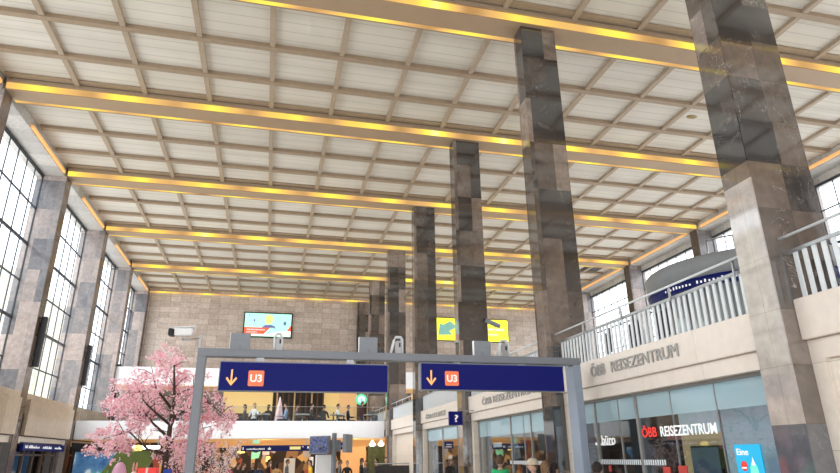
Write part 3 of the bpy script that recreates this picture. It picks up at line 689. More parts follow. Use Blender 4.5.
def bazaar():
    m, t = nt('shop_display_mosaic'); P = pos(t)  # small warm shop lights are painted as glowing colour cells
    mp = N(t, 'ShaderNodeVectorMath', operation='MULTIPLY'); mp.inputs[1].default_value = (1, 0, .7); t.links.new(P, mp.inputs[0])
    vo = N(t, 'ShaderNodeTexVoronoi', i_Scale=3.2); t.links.new(mp.outputs[0], vo.inputs['Vector'])
    sp_ = N(t, 'ShaderNodeSeparateColor'); t.links.new(vo.outputs['Color'], sp_.inputs[0])
    r_ = ramp(t, [(0, (.03, .02, .015)), (.4, (.10, .05, .025)), (.6, (.32, .17, .07)), (.76, (.65, .38, .14)), (.86, (.5, .42, .36)), (.93, (.35, .08, .05)), (1, (.85, .65, .35))], 'CONSTANT')
    t.links.new(sp_.outputs[0], r_.inputs[0])
    return finish(t, m, r_.outputs[0], .5, emis=r_.outputs[0], estr=.45)
M['bazaar'] = bazaar()
# ground floor below the gallery
gw = struct('wall_shops_end', None, None, (0, 36, 0))
def gp(name, x0, x1, z0, z1, m, y=35.): return panel(name, x0, x1, z0, z1, m, y, gw)
gp('back_wall', XL, 8.6, 0, 2.62, M['bazaar'], 36.5)
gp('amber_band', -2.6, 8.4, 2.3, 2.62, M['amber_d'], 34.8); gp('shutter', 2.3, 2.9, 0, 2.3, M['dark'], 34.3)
gp('orange_panel', 3.75, 5.05, 0, 2.3, M['orange_w'], 33.); gp('green_glass', 5.2, 6.4, 0, 2.35, plain('olive_glass', (.10, .13, .06), .3, var=.3), 33.2)
gp('display_wall', -2.4, 3.7, 0, 2.3, M['bazaar'], 34.6)
for (x0, x1, z0, z1, m, l) in ((-1.42, -1.05, 2.02, 2.12, 'lampwarm', 'yellow lit shop strip sign below the white parapet'), (-.2, .15, 1.9, 2.2, 'pinkw', 'pale pink lit poster in the shops below the gallery'),
        (.9, 1.45, .8, 1.75, 'stripe', 'pale blue and white poster board in the shops below the gallery'), (2.15, 2.35, 1.4, 1.8, 'signwhite', 'small white notice beside the departure monitors'), (.0, .2, 1.6, 1.85, 'lampwarm', 'small yellow lit display in the shops below the gallery')):
    b = BM(); bx(b, x0, x1, 32.9, 32.96, z0, z1, bev=.01); tag(obj('shop_sign', b, M[m]), l, 'sign')
b = BM(); prism(b, [(-.72, 1.72), (-.36, 1.78), (-.28, 2.1), (-.5, 2.02), (-.72, 2.08)], 'y', 32.8, 32.86); tag(obj('shop_sign', b, glow('mint_sign', (.25, .65, .38), .6)), 'mint green lit sign shape in the shops below the gallery', 'sign')
for k_, xx in enumerate((5.32, 5.78)):
    b = BM(); lathe(b, (xx, 32.6, 2.28), [(.02, 0), (.13, .02), (.17, .1), (.1, .18), (.03, .3)], 14); tag(obj('pendant_lamp', b, M['lamp']), '%s of the two bright white lamps over the shop beside the fifth column' % ('left' if k_ == 0 else 'right'), 'lamp', 'bright white lamps by the fifth column')
s = thing('exit_sign', 'small green and white exit pictogram under the white parapet', 'sign', (-.5, 30.6, 2.4)); b = BM(); bx(b, -.66, -.34, 30.55, 30.6, 2.42, 2.58); obj('panel', b, M['green_e'], s); b = BM(); bx(b, -.6, -.5, 30.54, 30.55, 2.45, 2.55); bx(b, -.45, -.38, 30.54, 30.55, 2.45, 2.55); obj('pictogram', b, M['signwhite'], s); b = BM(); bx(b, -.52, -.48, 30.56, 30.59, 2.58, 2.62); obj('hanger', b, M['steel'], s)
s = thing('direction_sign', 'long navy direction sign with tiny white words below the white parapet', 'sign', (.5, 30.5, 2.07))
b = BM(); bx(b, -1.15, 2.1, 30.45, 30.55, 2.07, 2.33); obj('panel', b, M['navy_soft'], s)
b = BM(); x = -.9; random.seed(2)
while x < -.1: bx(b, x, x + .035, 30.44, 30.45, 2.14, 2.14 + random.choice((.05, .07))); x += .055
lathe(b, (.12, 30.445, 2.2), [(.09, -.005), (.09, .005)], 12, sy=.05); prism(b, [(.05, 2.14), (.2, 2.14), (.12, 2.27)], 'y', 30.44, 30.45); bx(b, -1.08, -1.04, 30.44, 30.45, 2.13, 2.26)
bx(b, 1.62, 1.7, 30.44, 30.45, 2.24, 2.27); bx(b, 1.86, 1.94, 30.44, 30.45, 2.18, 2.27); obj('lettering', b, M['signwhite'], s)
b = BM(); bx(b, 1.05, 1.55, 30.43, 30.45, 2.14, 2.27); obj('yellow_field', b, glow('pale_yellow_sign', (.8, .7, .3), .5), s)
b = BM(); bx(b, -.9, -.86, 30.48, 30.52, 2.33, 2.62); bx(b, 1.8, 1.84, 30.48, 30.52, 2.33, 2.62); obj('hanger', b, M['steel'], s)
# left: black stall with cloud poster, lamp, green awning
s = thing('market_stall', 'black topped stall with a blue cloudy sky banner at lower left', 'stall', (-7.1, 29.5, 0))
b = BM(); prism(b, [(XL + .25, 2.12), (-6.2, 2.12), (-5.9, 2.30), (XL + .2, 2.48)], 'y', 29.2, 29.9); bx(b, XL + .3, XL + .4, 29.3, 29.8, 0, 2.15); bx(b, -6.1, -6.0, 29.3, 29.8, 0, 2.15); obj('frame', b, M['black'], s)
def sky_mat():
    m, t = nt('cloud_banner'); P = pos(t); no = N(t, 'ShaderNodeTexNoise', i_Scale=1.6, i_Detail=5.); t.links.new(P, no.inputs['Vector'])
    r = ramp(t, [(.35, (.03, .12, .32)), (.52, (.12, .28, .5)), (.62, (.7, .78, .85))]); t.links.new(no.outputs['Fac'], r.inputs[0]); return finish(t, m, r.outputs[0], .5, emis=r.outputs[0], estr=.25)
b = BM(); bx(b, XL + .4, -6.1, 29.25, 29.3, .5, 2.1); obj('banner', b, sky_mat(), s)
s = thing('tube_lamp', 'white horizontal tube lamp under the parapet behind the cherry tree', 'lamp', (-5.1, 29.7, 2.2)); b = BM(); bx(b, -5.65, -4.55, 29.66, 29.76, 2.2, 2.34, bev=.02); obj('tube', b, M['lamp'], s); b = BM(); bx(b, -5.6, -5.56, 29.7, 29.74, 2.34, 2.62); bx(b, -4.65, -4.61, 29.7, 29.74, 2.34, 2.62); obj('hanger', b, M['steel'], s)
s = thing('awning_board', 'olive green sloping stall roof behind the cherry tree trunk', 'awning', (-3.8, 20, 0))
b = BM(); prism(b, [(-4.65, 1.25), (-3.5, 1.25), (-3.16, 2.04), (-4.18, 2.0)], 'y', 19.9, 20.4); obj('canopy', b, M['olive'], s)
b = BM(); tube(b, [(-4.4, 20.1, 0), (-4.4, 20.1, 1.5)], .03); tube(b, [(-3.6, 20.1, 0), (-3.6, 20.1, 1.5)], .03); obj('pole', b, M['steel'], s)
s = thing('yellow_lantern', 'small yellow flower-like lantern above the olive stall roof', 'lantern', (-3.62, 20.05, 2.0)); b = BM(); lathe(b, (-3.68, 20.1, 2.07), [(.01, -.05), (.11, -.04), (.15, .02), (.1, .09), (.02, .12)], 10); obj('lantern', b, M['lampwarm'], s)
# departures monitors on a post
s = thing('departure_monitors', 'cluster of grey cased blue monitors on a post below the white parapet', 'monitor', (2.0, 20, 0))
b = BM(); tube(b, [(2.05, 20, 0), (2.05, 20, 2.5)], .075, 12); obj('post', b, M['gate'], s)
def slab(cx, cy, w, d_, z0, z1, rz, name, m, shear=0):
    b = BM(); bx(b, -w / 2, w / 2, -d_ / 2, d_ / 2, z0, z1, bev=.01)
    bmesh.ops.rotate(b, verts=b.verts, cent=(0, 0, 0), matrix=Matrix.Rotation(rz, 3, 'Z'))
    for v in b.verts: v.co += Vector((cx, cy, 0))
    return obj(name, b, m, s)
slab(1.62, 20.15, .75, .12, 1.88, 2.42, -.75, 'monitor_case', M['gate']); slab(1.585, 20.10, .68, .03, 1.92, 2.38, -.75, 'display', plain('timetable', (.10, .12, .22), .4, var=.95, scale=16, emis=(.02, .03, .12), estr=.3))
slab(2.5, 20.2, .7, .12, 1.92, 2.47, 1.15, 'monitor_case', M['gate_lt']); slab(2.04, 20.3, .5, .1, 1.95, 2.3, .1, 'monitor_case', M['gate_lt'])
b = BM(); bx(b, 1.5, 2.45, 19.97, 20.03, 2.08, 2.14); obj('crossbar', b, M['gate'], s)
s = thing('info_pillar', 'white square information pillar under the departure monitors', 'pillar', (1.77, 20.9, 0)); b = BM(); bx(b, 1.58, 2.12, 20.8, 21.2, .1, 1.86, bev=.01); obj('body', b, M['white'], s); b = BM(); bx(b, 1.62, 2.08, 20.84, 21.16, 0, .1); obj('plinth', b, M['dark'], s)
s = thing('direction_sign', 'small navy sign right of the departure monitors', 'sign', (3.5, 29, 2.05)); b = BM(); bx(b, 3.25, 3.75, 28.95, 29.0, 2.1, 2.42); obj('panel', b, M['navy_soft'], s); b = BM(); bx(b, 3.35, 3.65, 28.94, 28.95, 2.16, 2.2); bx(b, 3.35, 3.6, 28.94, 28.95, 2.26, 2.3); obj('lettering', b, M['signwhite'], s); b = BM(); tube(b, [(3.5, 29, 2.42), (3.5, 29.0, 2.6), (3.5, 30.3, 2.6)], .02, 6); obj('hanger', b, M['steel'], s)
# narrow gap between columns 5 and 4
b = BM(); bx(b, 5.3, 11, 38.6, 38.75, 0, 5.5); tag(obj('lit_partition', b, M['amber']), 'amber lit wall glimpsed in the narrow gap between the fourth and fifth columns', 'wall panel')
b = BM(); bx(b, 6.6, 7.6, 34.5, 34.8, 2.62, 3.1); tag(obj('shop_sign', b, M['white']), 'white box glimpsed between the two columns left of the third shop', 'sign')
b = BM(); bx(b, 7.05, 7.25, 34.2, 34.25, 1.9, 2.6); tag(obj('hanging_sign', b, M['navy_soft']), 'narrow navy hanging sign between the fourth and fifth columns', 'sign')
b = BM(); bx(b, 6.9, 7.4, 37.5, 37.6, 4.6, 4.9); tag(obj('hanging_sign', b, M['navy_soft']), 'tiny navy sign high in the gap left of the right U3 sign', 'sign')
s = thing('counter', 'dark counter with a rail at the foot of the fifth column', 'counter', (5.4, 27, 0)); b = BM(); bx(b, 4.5, 6.0, 26.6, 27.1, 0, 1.42, bev=.01); obj('body', b, M['dark'], s); b = BM(); tube(b, [(4.45, 26.55, 1.5), (6.1, 26.55, 1.5)], .02); obj('rail', b, M['steel'], s)
# question-mark sign
s = thing('info_sign', 'small navy square sign with a white question mark on the third shopfront', 'sign', (5.15, 17, 2.6))
b = BM(); bx(b, 4.95, 5.34, 16.95, 17.05, 2.6, 2.97, bev=.005); obj('panel', b, M['navy'], s)
text('question_mark', '?', M['signpink'], (5.1, 16.94, 2.68), Xp, Zp, .11, .2, s, .006, .02)
b = BM(); tube(b, [(5.3, 17.0, 2.93), (5.3, 17.0, 3.0), (5.72, 17.0, 3.0)], .015, 6); obj('bracket', b, M['steel'], s)

# ------------------------------------------------------------------ the gate with the U3 signs
GY = 10.0
g = thing('sign_gate', 'grey steel portal frame carrying the two navy U3 signs', 'gate', (2.1, GY, 0))
b = BM(); bx(b, -1.16, 5.42, GY, GY + .2, 3.31, 3.435, bev=.008); obj('crossbar', b, M['gate'], g)
b = BM(); bx(b, -1.16, -1.03, GY, GY + .2, 0, 3.31, bev=.008); obj('post', b, M['gate'], g)
b = BM(); bx(b, 5.28, 5.42, GY, GY + .34, 0, 3.31, bev=.008); obj('post', b, plain('pale_blue_grey_paint', (.27, .32, .40), .3, var=.03), g)  # gate grey turned pale blue for window light on the post's side
b = BM()
for x in (-.2, 1.25, 3.1, 4.3): bx(b, x - .06, x + .06, GY + .04, GY + .14, 3.2, 3.31)
obj('clamp', b, M['steel'], g)
for (x0, x1, z0, z1, l, ax, bxx) in ((-.79, 1.86, 2.785, 3.215, 'long navy U3 sign with orange arrow, left of the two on the gate', -.61, -.36), (2.44, 5.03, 2.84, 3.265, 'long navy U3 sign with orange arrow, right of the two on the gate', 2.605, 2.845)):
    s = thing('direction_sign', l, 'sign', ((x0 + x1) / 2, GY, z0), 'navy U3 signs on the gate')
    yf = GY - .07
    b = BM(); bx(b, x0 - .015, x1 + .015, GY - .04, GY + .12, z0 - .01, z1 + .02, bev=.004); obj('case', b, M['gate_lt'], s)
    b = BM(); bx(b, x0, x1, GY - .06, GY - .04, z0, z1); obj('face', b, M['navy'], s)
    zc = (z0 + z1) / 2 - .03; b = BM()
    bx(b, ax - .013, ax + .013, yf, yf + .008, zc - .08, zc + .13)
    for q in (-1, 1): prism(b, [(ax, zc - .12), (ax + q * .085, zc - .01), (ax + q * .065, zc + .015), (ax, zc - .075)], 'y', yf, yf + .008)
    obj('arrow', b, M['orange'], s)
    zb = zc - .12; b = BM(); r_ = .02; w = .24
    poly = []
    for cx_, cz_, a0 in ((bxx + w - r_, zb + w - r_, 0), (bxx + r_, zb + w - r_, 90), (bxx + r_, zb + r_, 180), (bxx + w - r_, zb + r_, 270)):
        poly += [(cx_ + r_ * math.cos(math.radians(a0 + k * 30)), cz_ + r_ * math.sin(math.radians(a0 + k * 30))) for k in range(4)]
    prism(b, poly, 'y', yf, yf + .008); obj('line_badge', b, M['u3'], s)
    text('lettering', 'U3', M['signpink'], (bxx + .03, yf - .004, zb + .06), Xp, Zp, .18, .12, s, .006, .025)
# luminaire boxes standing on the crossbar
for x, l in ((-.54, 'light grey flat box on the gate, leftmost of three'), (1.545, 'light grey flat box on the gate, above the right end of the left sign'), (3.58, 'light grey flat box on the gate, above the right sign')):
    s = thing('control_box', l, 'box', (x, GY + .08, 3.435), 'grey boxes standing on the gate')
    b = BM(); bx(b, x - .15, x + .16, GY + .06, GY + .14, 3.435, 3.70, bev=.006); obj('housing', b, M['gate_lt'], s)
    b = BM(); bx(b, x - .158, x - .15, GY + .06, GY + .14, 3.44, 3.7); obj('edge', b, M['white'], s)
    b = BM(); bx(b, x - .01, x + .02, GY + .05, GY + .06, 3.44, 3.50); bx(b, x - .09, x - .03, GY + .055, GY + .06, 3.585, 3.595); bx(b, x + .05, x + .1, GY + .055, GY + .06, 3.585, 3.595); obj('catch', b, M['gate'], s)
def hoop(x, label, lean):
    s = thing('gate_sensor', label, 'sensor', (x, GY + .1, 3.435), 'white hooped sensors on the gate')
    b = BM()
    if lean: pts = [(x - .13, GY + .1, 3.36), (x - .055, GY + .1, 3.68), (x - .03, GY + .1, 3.73), (x + .06, GY + .1, 3.73), (x + .085, GY + .1, 3.69), (x + .09, GY + .1, 3.36)]
    else: pts = [(x - .06, GY + .1, 3.36), (x - .06, GY + .1, 3.66), (x - .03, GY + .1, 3.72), (x + .03, GY + .1, 3.72), (x + .06, GY + .1, 3.66), (x + .06, GY + .1, 3.36)]
    for q in (0, .08): tube(b, [(p[0], p[1] + q, p[2]) for p in pts], .016, 8)
    obj('hoop', b, M['white_rail'], s)
    b = BM(); bx(b, x - .03, x + .065, GY + .08, GY + .2, 3.44, 3.66, bev=.01); obj('housing', b, M['steel'], s)
    b = BM(); bx(b, x + .02, x + .045, GY + .07, GY + .08, 3.55, 3.62); obj('lens', b, M['black'], s)
hoop(.06, 'white hooped sensor on the gate under the mint screen', False); hoop(2.06, 'white hooped sensor on the gate between the two signs', True); hoop(4.0, 'white hooped sensor on the gate beside the yellow screen', True)
# surveillance camera at the left corner
s = thing('security_camera', 'white surveillance camera on an arm at the left corner of the gate', 'camera', (-1.15, GY + .1, 3.435))
b = BM(); bx(b, -1.17, -1.13, GY + .08, GY + .12, 3.435, 3.66); tube(b, [(-1.15, GY + .1, 3.60), (-1.42, GY + .1, 3.57), (-1.42, GY + .1, 3.66)], .014, 8); obj('arm', b, M['steel'], s)
b = BM(); bx(b, -1.60, -1.28, GY + .02, GY + .18, 3.63, 3.755, bev=.02); prism(b, [(-1.64, 3.745), (-1.25, 3.775), (-1.25, 3.765), (-1.64, 3.735)], 'y', GY, GY + .2); obj('housing', b, M['white'], s)
b = BM(); bx(b, -1.635, -1.545, GY + .01, GY + .17, 3.62, 3.725, bev=.01); obj('lens_hood', b, M['black'], s)

# ------------------------------------------------------------------ cherry tree and Easter display
BR = [[(-2.3, 16.0, .9), (-2.29, 16.0, 1.49), (-2.27, 15.95, 2.1), (-2.27, 15.9, 2.57), (-2.24, 15.85, 3.09), (-2.28, 15.8, 3.49), (-2.34, 15.8, 3.95)],
 [(-2.32, 16.0, 1.92), (-2.71, 16.0, 2.01), (-3.18, 16.0, 2.41), (-3.7, 16.0, 2.25)], [(-2.3, 16.0, 2.28), (-2.71, 16.25, 2.6), (-3.01, 16.5, 2.9), (-3.57, 16.75, 3.15)],
 [(-2.28, 16.0, 2.55), (-2.6, 15.75, 2.82), (-2.82, 15.5, 3.02), (-3.05, 15.25, 3.45)], [(-2.28, 16.0, 2.5), (-2.18, 16.0, 2.76), (-1.92, 16.0, 2.94), (-1.5, 16.0, 3.1), (-1.02, 16.0, 2.75)],
 [(-2.29, 16.0, 2.04), (-2.18, 16.25, 2.29), (-1.92, 16.5, 2.42), (-1.4, 16.7, 2.56)], [(-2.31, 16.0, 1.85), (-2.1, 15.7, 2.04), (-1.9, 15.5, 2.2)],
 [(-2.27, 15.95, 2.9), (-2.7, 15.9, 3.4), (-2.85, 15.8, 3.9)], [(-2.27, 15.9, 3.2), (-1.9, 16.1, 3.45), (-1.6, 15.6, 3.65)]]
BL = [(-2.5, 15.58, 4.13, 0.30), (-2.26, 16.07, 4.14, 0.13), (-2.84, 15.79, 4.10, 0.11), (-2.48, 16.17, 3.75, 0.42), (-3.21, 16.2, 3.61, 0.30), (-2.78, 15.3, 3.4, 0.32), (-3.25, 15.22, 3.14, 0.42), (-3.67, 16.54, 2.96, 0.3), (-3.81, 15.61, 1.99, 0.16), (-3.75, 15.57, 2.22, 0.26), (-3.8, 16.79, 2.25, 0.36), (-3.22, 15.95, 2.35, 0.42), (-3.02, 16.54, 2.68, 0.33), (-2.74, 15.96, 3.15, 0.34), (-2.14, 16.22, 3.5, 0.36), (-1.87, 15.44, 3.05, 0.35), (-1.45, 16.22, 3.05, 0.38), (-1.06, 16.59, 2.78, 0.28), (-1.06, 16.04, 2.53, 0.22), (-1.54, 16.39, 2.55, 0.35), (-2.0, 16.27, 2.54, 0.25), (-2.0, 15.3, 2.09, 0.34), (-2.46, 16.41, 1.86, 0.17), (-1.97, 16.15, 1.67, 0.37), (-1.55, 15.68, 2.09, 0.37), (-1.59, 15.25, 3.66, 0.15), (-3.59, 16.58, 1.94, 0.19), (-1.85, 15.96, 2.34, 0.33), (-1.76, 16.35, 2.86, 0.33), (-2.62, 16.61, 2.88, 0.22), (-3.21, 16.34, 2.98, 0.34), (-1.94, 16.67, 1.92, 0.3)]
def blossoms(b, c, r, n, size):
    for _ in range(n):
        while True:
            d_ = Vector([random.uniform(-1, 1) for _ in range(3)])
            if d_.length < 1: break
        p = Vector(c) + d_ * r * (1 + .35 * random.random() ** 3)
        nn = Vector([random.gauss(0, 1) for _ in range(3)]).normalized(); a = nn.orthogonal().normalized(); q = nn.cross(a)
        s_ = size * random.uniform(.6, 1.25); cvt = b.verts.new(p - nn * s_ * .3); rg = []
        for k in range(10):
            rr_ = s_ * (1. if k % 2 == 0 else .62); an = math.pi * k / 5
            rg.append(b.verts.new(p + a * rr_ * math.cos(an) + q * rr_ * math.sin(an)))
        for k in range(10): b.faces.new((cvt, rg[k], rg[(k + 1) % 10]))
random.seed(21)
t_ = thing('cherry_tree', 'pink blossoming cherry tree standing left of the gate', 'tree', (-2.3, 16, .9))
b = BM(); TW = []
for i, l in enumerate(BR):
    r0 = .085 if i == 0 else .036
    tube(b, l, [r0 * (1 - .8 * k / (len(l) - 1)) for k in range(len(l))], 8)
    for P1, P2 in zip(l[1:], l[2:]):
        for _ in range(3):
            f = random.random(); p = Vector(P1).lerp(Vector(P2), f); e = p + Vector([random.uniform(-.45, .45), random.uniform(-.3, .3), random.uniform(-.05, .4)])
            tube(b, [p, p.lerp(e, .5) + Vector((0, 0, .04)), e], [.012, .009, .004], 5); TW.append(e)
obj('trunk', b, M['bark'], t_)
b = BM()
for x, y, z, r in BL:
    # each cluster is broken into small bunches so that light and gaps show between them
    nb = max(5, int(38 * (r / .35) ** 2))
    for _ in range(nb):
        while True:
            d_ = Vector([random.uniform(-1, 1) for _ in range(3)])
            if d_.length < 1: break
        c = Vector((x, y, z)) + d_ * r * 1.05
        blossoms(b, c, .085, 11, .03)
for e in TW: blossoms(b, e, .09, 12, .024)
obj('blossom', b, M['pink'], t_)['kind'] = 'stuff'
t2 = thing('blossom_bush', 'smaller pale pink blossoming branches behind the left gate post', 'plant', (-1.5, 19.5, 0))
b = BM(); TW = []
for k in range(11):
    a = random.uniform(-.5, .5); p0 = Vector((-1.5, 19.6, .1)); p1 = p0 + Vector((a * .9, random.uniform(-.25, .25), random.uniform(1.2, 1.5))); p2 = p1 + Vector((a * .7, random.uniform(-.2, .2), random.uniform(.3, .6)))
    tube(b, [p0, p1, p2], [.02, .012, .005], 5); TW += [p1, p1.lerp(p2, .33), p1.lerp(p2, .66), p2, p0.lerp(p1, .85)]
obj('stem', b, M['bark'], t2)
b = BM()
for e in TW:
    for _ in range(6): blossoms(b, e + Vector([random.gauss(0, .09) for _ in range(3)]), .06, 7, .022)
obj('blossom', b, M['palepink'], t2)['kind'] = 'stuff'
b = BM(); lathe(b, (-1.5, 19.6, 0), [(.2, 0), (.28, .45), (.25, .5)], 16); tag(obj('plant_pot', b, M['white']), 'white pot holding the pale blossom branches', 'pot')
p = thing('display_planter', 'green topped planter under the cherry tree', 'planter', (-2.4, 15.6, 0))
b = BM(); bx(b, -3.7, -1.5, 14.0, 17.0, 0, .9, bev=.03); obj('box', b, M['white'], p); b = BM(); bx(b, -3.6, -1.6, 14.1, 16.9, .9, .96, bev=.02); obj('turf', b, plain('turf', (.08, .22, .04), .9, var=.3, scale=30), p)
e_ = thing('easter_egg', 'large pink egg on a slim stand under the cherry tree', 'egg', (-2.88, 14.3, .96)); b = BM()
lathe(b, (-2.91, 14.3, 1.51), [(.005, -.24), (.08, -.21), (.125, -.13), (.145, -.03), (.135, .06), (.105, .15), (.06, .215), (.005, .235)], 24); obj('shell', b, M['egg'], e_)
b = BM(); tube(b, [(-2.91, 14.3, .96), (-2.91, 14.3, 1.3)], [.07, .03], 10); obj('stand', b, M['white'], e_)
r = thing('rabbit_figure', 'small pale pink rabbit figure beside the pink egg', 'figurine', (-2.68, 14.6, .96)); b = BM(); zx, zy = -2.68, 14.6
lathe(b, (zx, zy, .96), [(.08, 0), (.13, .1), (.12, .28), (.07, .42), (.05, .46)], 14); lathe(b, (zx, zy, 1.48), [(.01, -.08), (.06, -.05), (.075, 0), (.05, .06), (.01, .08)], 14)
obj('body', b, M['pinkw'], r)
for q in (-1, 1):
    b = BM(); lathe(b, (zx + q * .03, zy, 1.54), [(.01, 0), (.022, .06), (.018, .15), (.004, .2)], 8, sy=.5); obj('ear', b, plain('salmon', (.75, .35, .3), .6), r)
r = thing('gift_box', 'red box with a ribbon next to the cherry tree trunk', 'box', (-2.4, 14.6, .96)); b = BM(); bx(b, -2.58, -2.22, 14.4, 14.8, .96, 1.62, bev=.01); obj('box', b, M['red'], r); b = BM(); bx(b, -2.42, -2.38, 14.39, 14.81, .96, 1.625); obj('ribbon', b, M['pinkw'], r)
r = thing('leaf_decoration', 'bright green leaf cluster left of the pink egg', 'plant', (-3.1, 14.2, .96)); b = BM()
for q in range(5):
    a = -.6 + q * .3; prism(b, [(-3.12, 1.0), (-3.12 + .25 * a - .04, 1.35), (-3.12 + .45 * a, 1.62), (-3.12 + .25 * a + .04, 1.33)], 'y', 14.2 + q * .02, 14.21 + q * .02)
obj('leaves', b, plain('bright_green', (.03, .45, .18), .5, emis=(.02, .4, .2), estr=.2), r)
r = thing('blue_box', 'small blue box right of the cherry tree trunk', 'box', (-2.1, 15.2, .96)); b = BM(); bx(b, -2.18, -2.02, 15.1, 15.3, .96, 1.58, bev=.01); obj('box', b, plain('mid_blue', (.03, .08, .5), .5), r)

# ------------------------------------------------------------------ people
def body_mesh(pose):
    vs, es, rs = [], [], []
    def add(p, r, par=None):
        vs.append(Vector(p)); rs.append(r if isinstance(r, tuple) else (r, r)); i = len(vs) - 1
        if par is not None: es.append((par, i))
        return i
    sit = pose == 'sit'
    hz = .50 if sit else .96
    pel = add((0, 0, hz), (.15, .11)); wa = add((0, .0, hz + .16), (.135, .10), pel); ch = add((0, .01, hz + .36), (.165, .115), wa); sh = add((0, .01, hz + .48), (.12, .09), ch)
    nk = add((0, 0, hz + .56), .058, sh); add((0, -.01, hz + .64), .058, nk)
    for s in (-1, 1):
        S = add((s * .19, .01, hz + .45), .06, ch if False else sh)
        if sit: e = add((s * .25, -.08, hz + .19), .045, S); w = add((s * .16, -.30, hz + .2), .03, e); hnd = (s * .13, -.38, hz + .2); fd = Vector((-.15 * s, -1, -.1))
        else: e = add((s * .25, .02, hz + .17), .045, S); w = add((s * .25, -.06, hz - .07), .03, e); hnd = (s * .245, -.08, hz - .15); fd = Vector((0, -.25, -1))
        p_ = add(hnd, (.032, .022), w); fd.normalize(); lat = Vector((0, 1, 0)) if not sit else Vector((s, 0, 0))
        for q, L in enumerate((.065, .078, .072, .055)):
            o_ = lat * ((q - 1.5) * .02)
            f1 = add(Vector(hnd) + o_ + fd * .04, .009, p_); f2 = add(Vector(hnd) + o_ + fd * (.04 + L * .55), .008, f1); add(Vector(hnd) + o_ + fd * (.04 + L * .95) + Vector((0, -.012, 0)), .007, f2)
        t1 = add(Vector(hnd) - lat * .035 + fd * .005, .01, p_); add(Vector(hnd) - lat * .045 + fd * .045, .008, t1)
        if sit: h = add((s * .09, -.04, hz - .02), .09, pel); k = add((s * .11, -.42, hz), .062, h); a = add((s * .11, -.42, .1), .042, k)
        else: h = add((s * .09, 0, hz - .08), .095, pel); k = add((s * .10, -.02, .50), .062, h); a = add((s * .10, .02, .09), .042, k)
        ay = vs[a].y; hl = add((s * .10, ay + .02, .045), .04, a); add((s * .11, ay - .14, .035), .038, hl)
    me = bpy.data.meshes.new('skel'); me.from_pydata(vs, es, []); o = bpy.data.objects.new('skel', me); C.objects.link(o)
    md = o.modifiers.new('s', 'SKIN'); sk = me.skin_vertices[0].data
    for i, r in enumerate(rs): sk[i].radius = r
    sk[0].use_root = True
    sb = o.modifiers.new('u', 'SUBSURF'); sb.levels = 1
    dg = bpy.context.evaluated_depsgraph_get(); dg.update(); me2 = bpy.data.meshes.new_from_object(o.evaluated_get(dg)); bpy.data.objects.remove(o)
    b = BM(); b.from_mesh(me2)
    for f in b.faces:
        c = f.calc_center_median(); f.smooth = True
        hand = (abs(c.x) > .2 and c.z < hz - .09 and not sit) or (sit and c.y < -.31 and c.z > hz + .1)
        if c.z > hz + .54 or hand: f.material_index = 0
        elif c.z < .085: f.material_index = 3
        elif (c.z < hz + .04 and abs(c.x) < .22 and not sit) or (sit and c.z < hz + .06): f.material_index = 2
        else: f.material_index = 1
    # head joined onto the neck: skull, jaw, nose, lips, ears, eyes
    hc = Vector((0, -.015, hz + .735)); n0 = len(b.verts)
    r = bmesh.ops.create_uvsphere(b, u_segments=20, v_segments=14, radius=1)
    for v in r['verts']:
        x, y, z = v.co; k = 1.0
        if z < 0: k = 1 - .32 * (-z) ** 1.5
        yy = y * .098 * (k if y > 0 else (1 - .12 * max(0, -z)))
        if y < -.8 and abs(x) < .25: yy -= .022 * max(0, 1 - abs(z + .12) * 4)
        v.co = hc + Vector((x * .075 * k, yy, z * .118))
    for f in b.faces:
        if all(v in r['verts'] for v in f.verts[:1]): pass
    for s in (-1, 1):
        e = bmesh.ops.create_uvsphere(b, u_segments=8, v_segments=6, radius=1)
        for v in e['verts']: v.co = hc + Vector((s * .076 + v.co.x * .01, .005 + v.co.y * .016, -.01 + v.co.z * .03))
    ne = len(b.faces)
    for s in (-1, 1):
        e = bmesh.ops.create_uvsphere(b, u_segments=8, v_segments=6, radius=.011)
        for v in e['verts']: v.co += hc + Vector((s * .03, -.087, .012))
    b.faces.ensure_lookup_table()
    for f in b.faces[ne:]: f.material_index = 4
    e = bmesh.ops.create_uvsphere(b, u_segments=8, v_segments=6, radius=1)
    ne = len(b.faces)
    for v in e['verts']: v.co = hc + Vector((v.co.x * .022, -.083 + v.co.y * .01, -.055 + v.co.z * .007))
    for f in b.faces: f.smooth = True
    me3 = bpy.data.meshes.new('body'); b.to_mesh(me3); b.free()
    for _ in range(5): me3.materials.append(M['white'])
    return me3, hz + .735
BODY = {'stand': body_mesh('stand'), 'sit': body_mesh('sit')}
def hair_mesh(kind):
    b = BM(); bmesh.ops.create_uvsphere(b, u_segments=20, v_segments=14, radius=1)
    kill = [v for v in b.verts if (v.co.z < (-.05 if kind == 'short' else -.2) and v.co.y < .3) or (v.co.y < -.55 and v.co.z < .45) or (kind == 'short' and v.co.z < -.45)]
    bmesh.ops.delete(b, geom=kill, context='VERTS')
    for v in b.verts:
        x, y, z = v.co
        if kind == 'long' and z < 0 and y > .2: z *= 2.3
        v.co = Vector((x * .085, y * .11 - .01, z * .128 + .004))
    for f in b.faces: f.smooth = True
    me = bpy.data.meshes.new('hair'); b.to_mesh(me); b.free(); me.materials.append(M['black']); return me
HAIR = {'short': hair_mesh('short'), 'long': hair_mesh('long')}
COL = {}
def cloth(c):
    if c not in COL: COL[c] = plain('cloth_%d' % len(COL), c, .8, var=.12, scale=15)
    return COL[c]
SKIN = [plain('skin_a', (.55, .33, .24), .5, var=.05), plain('skin_b', (.42, .24, .16), .5, var=.05)]
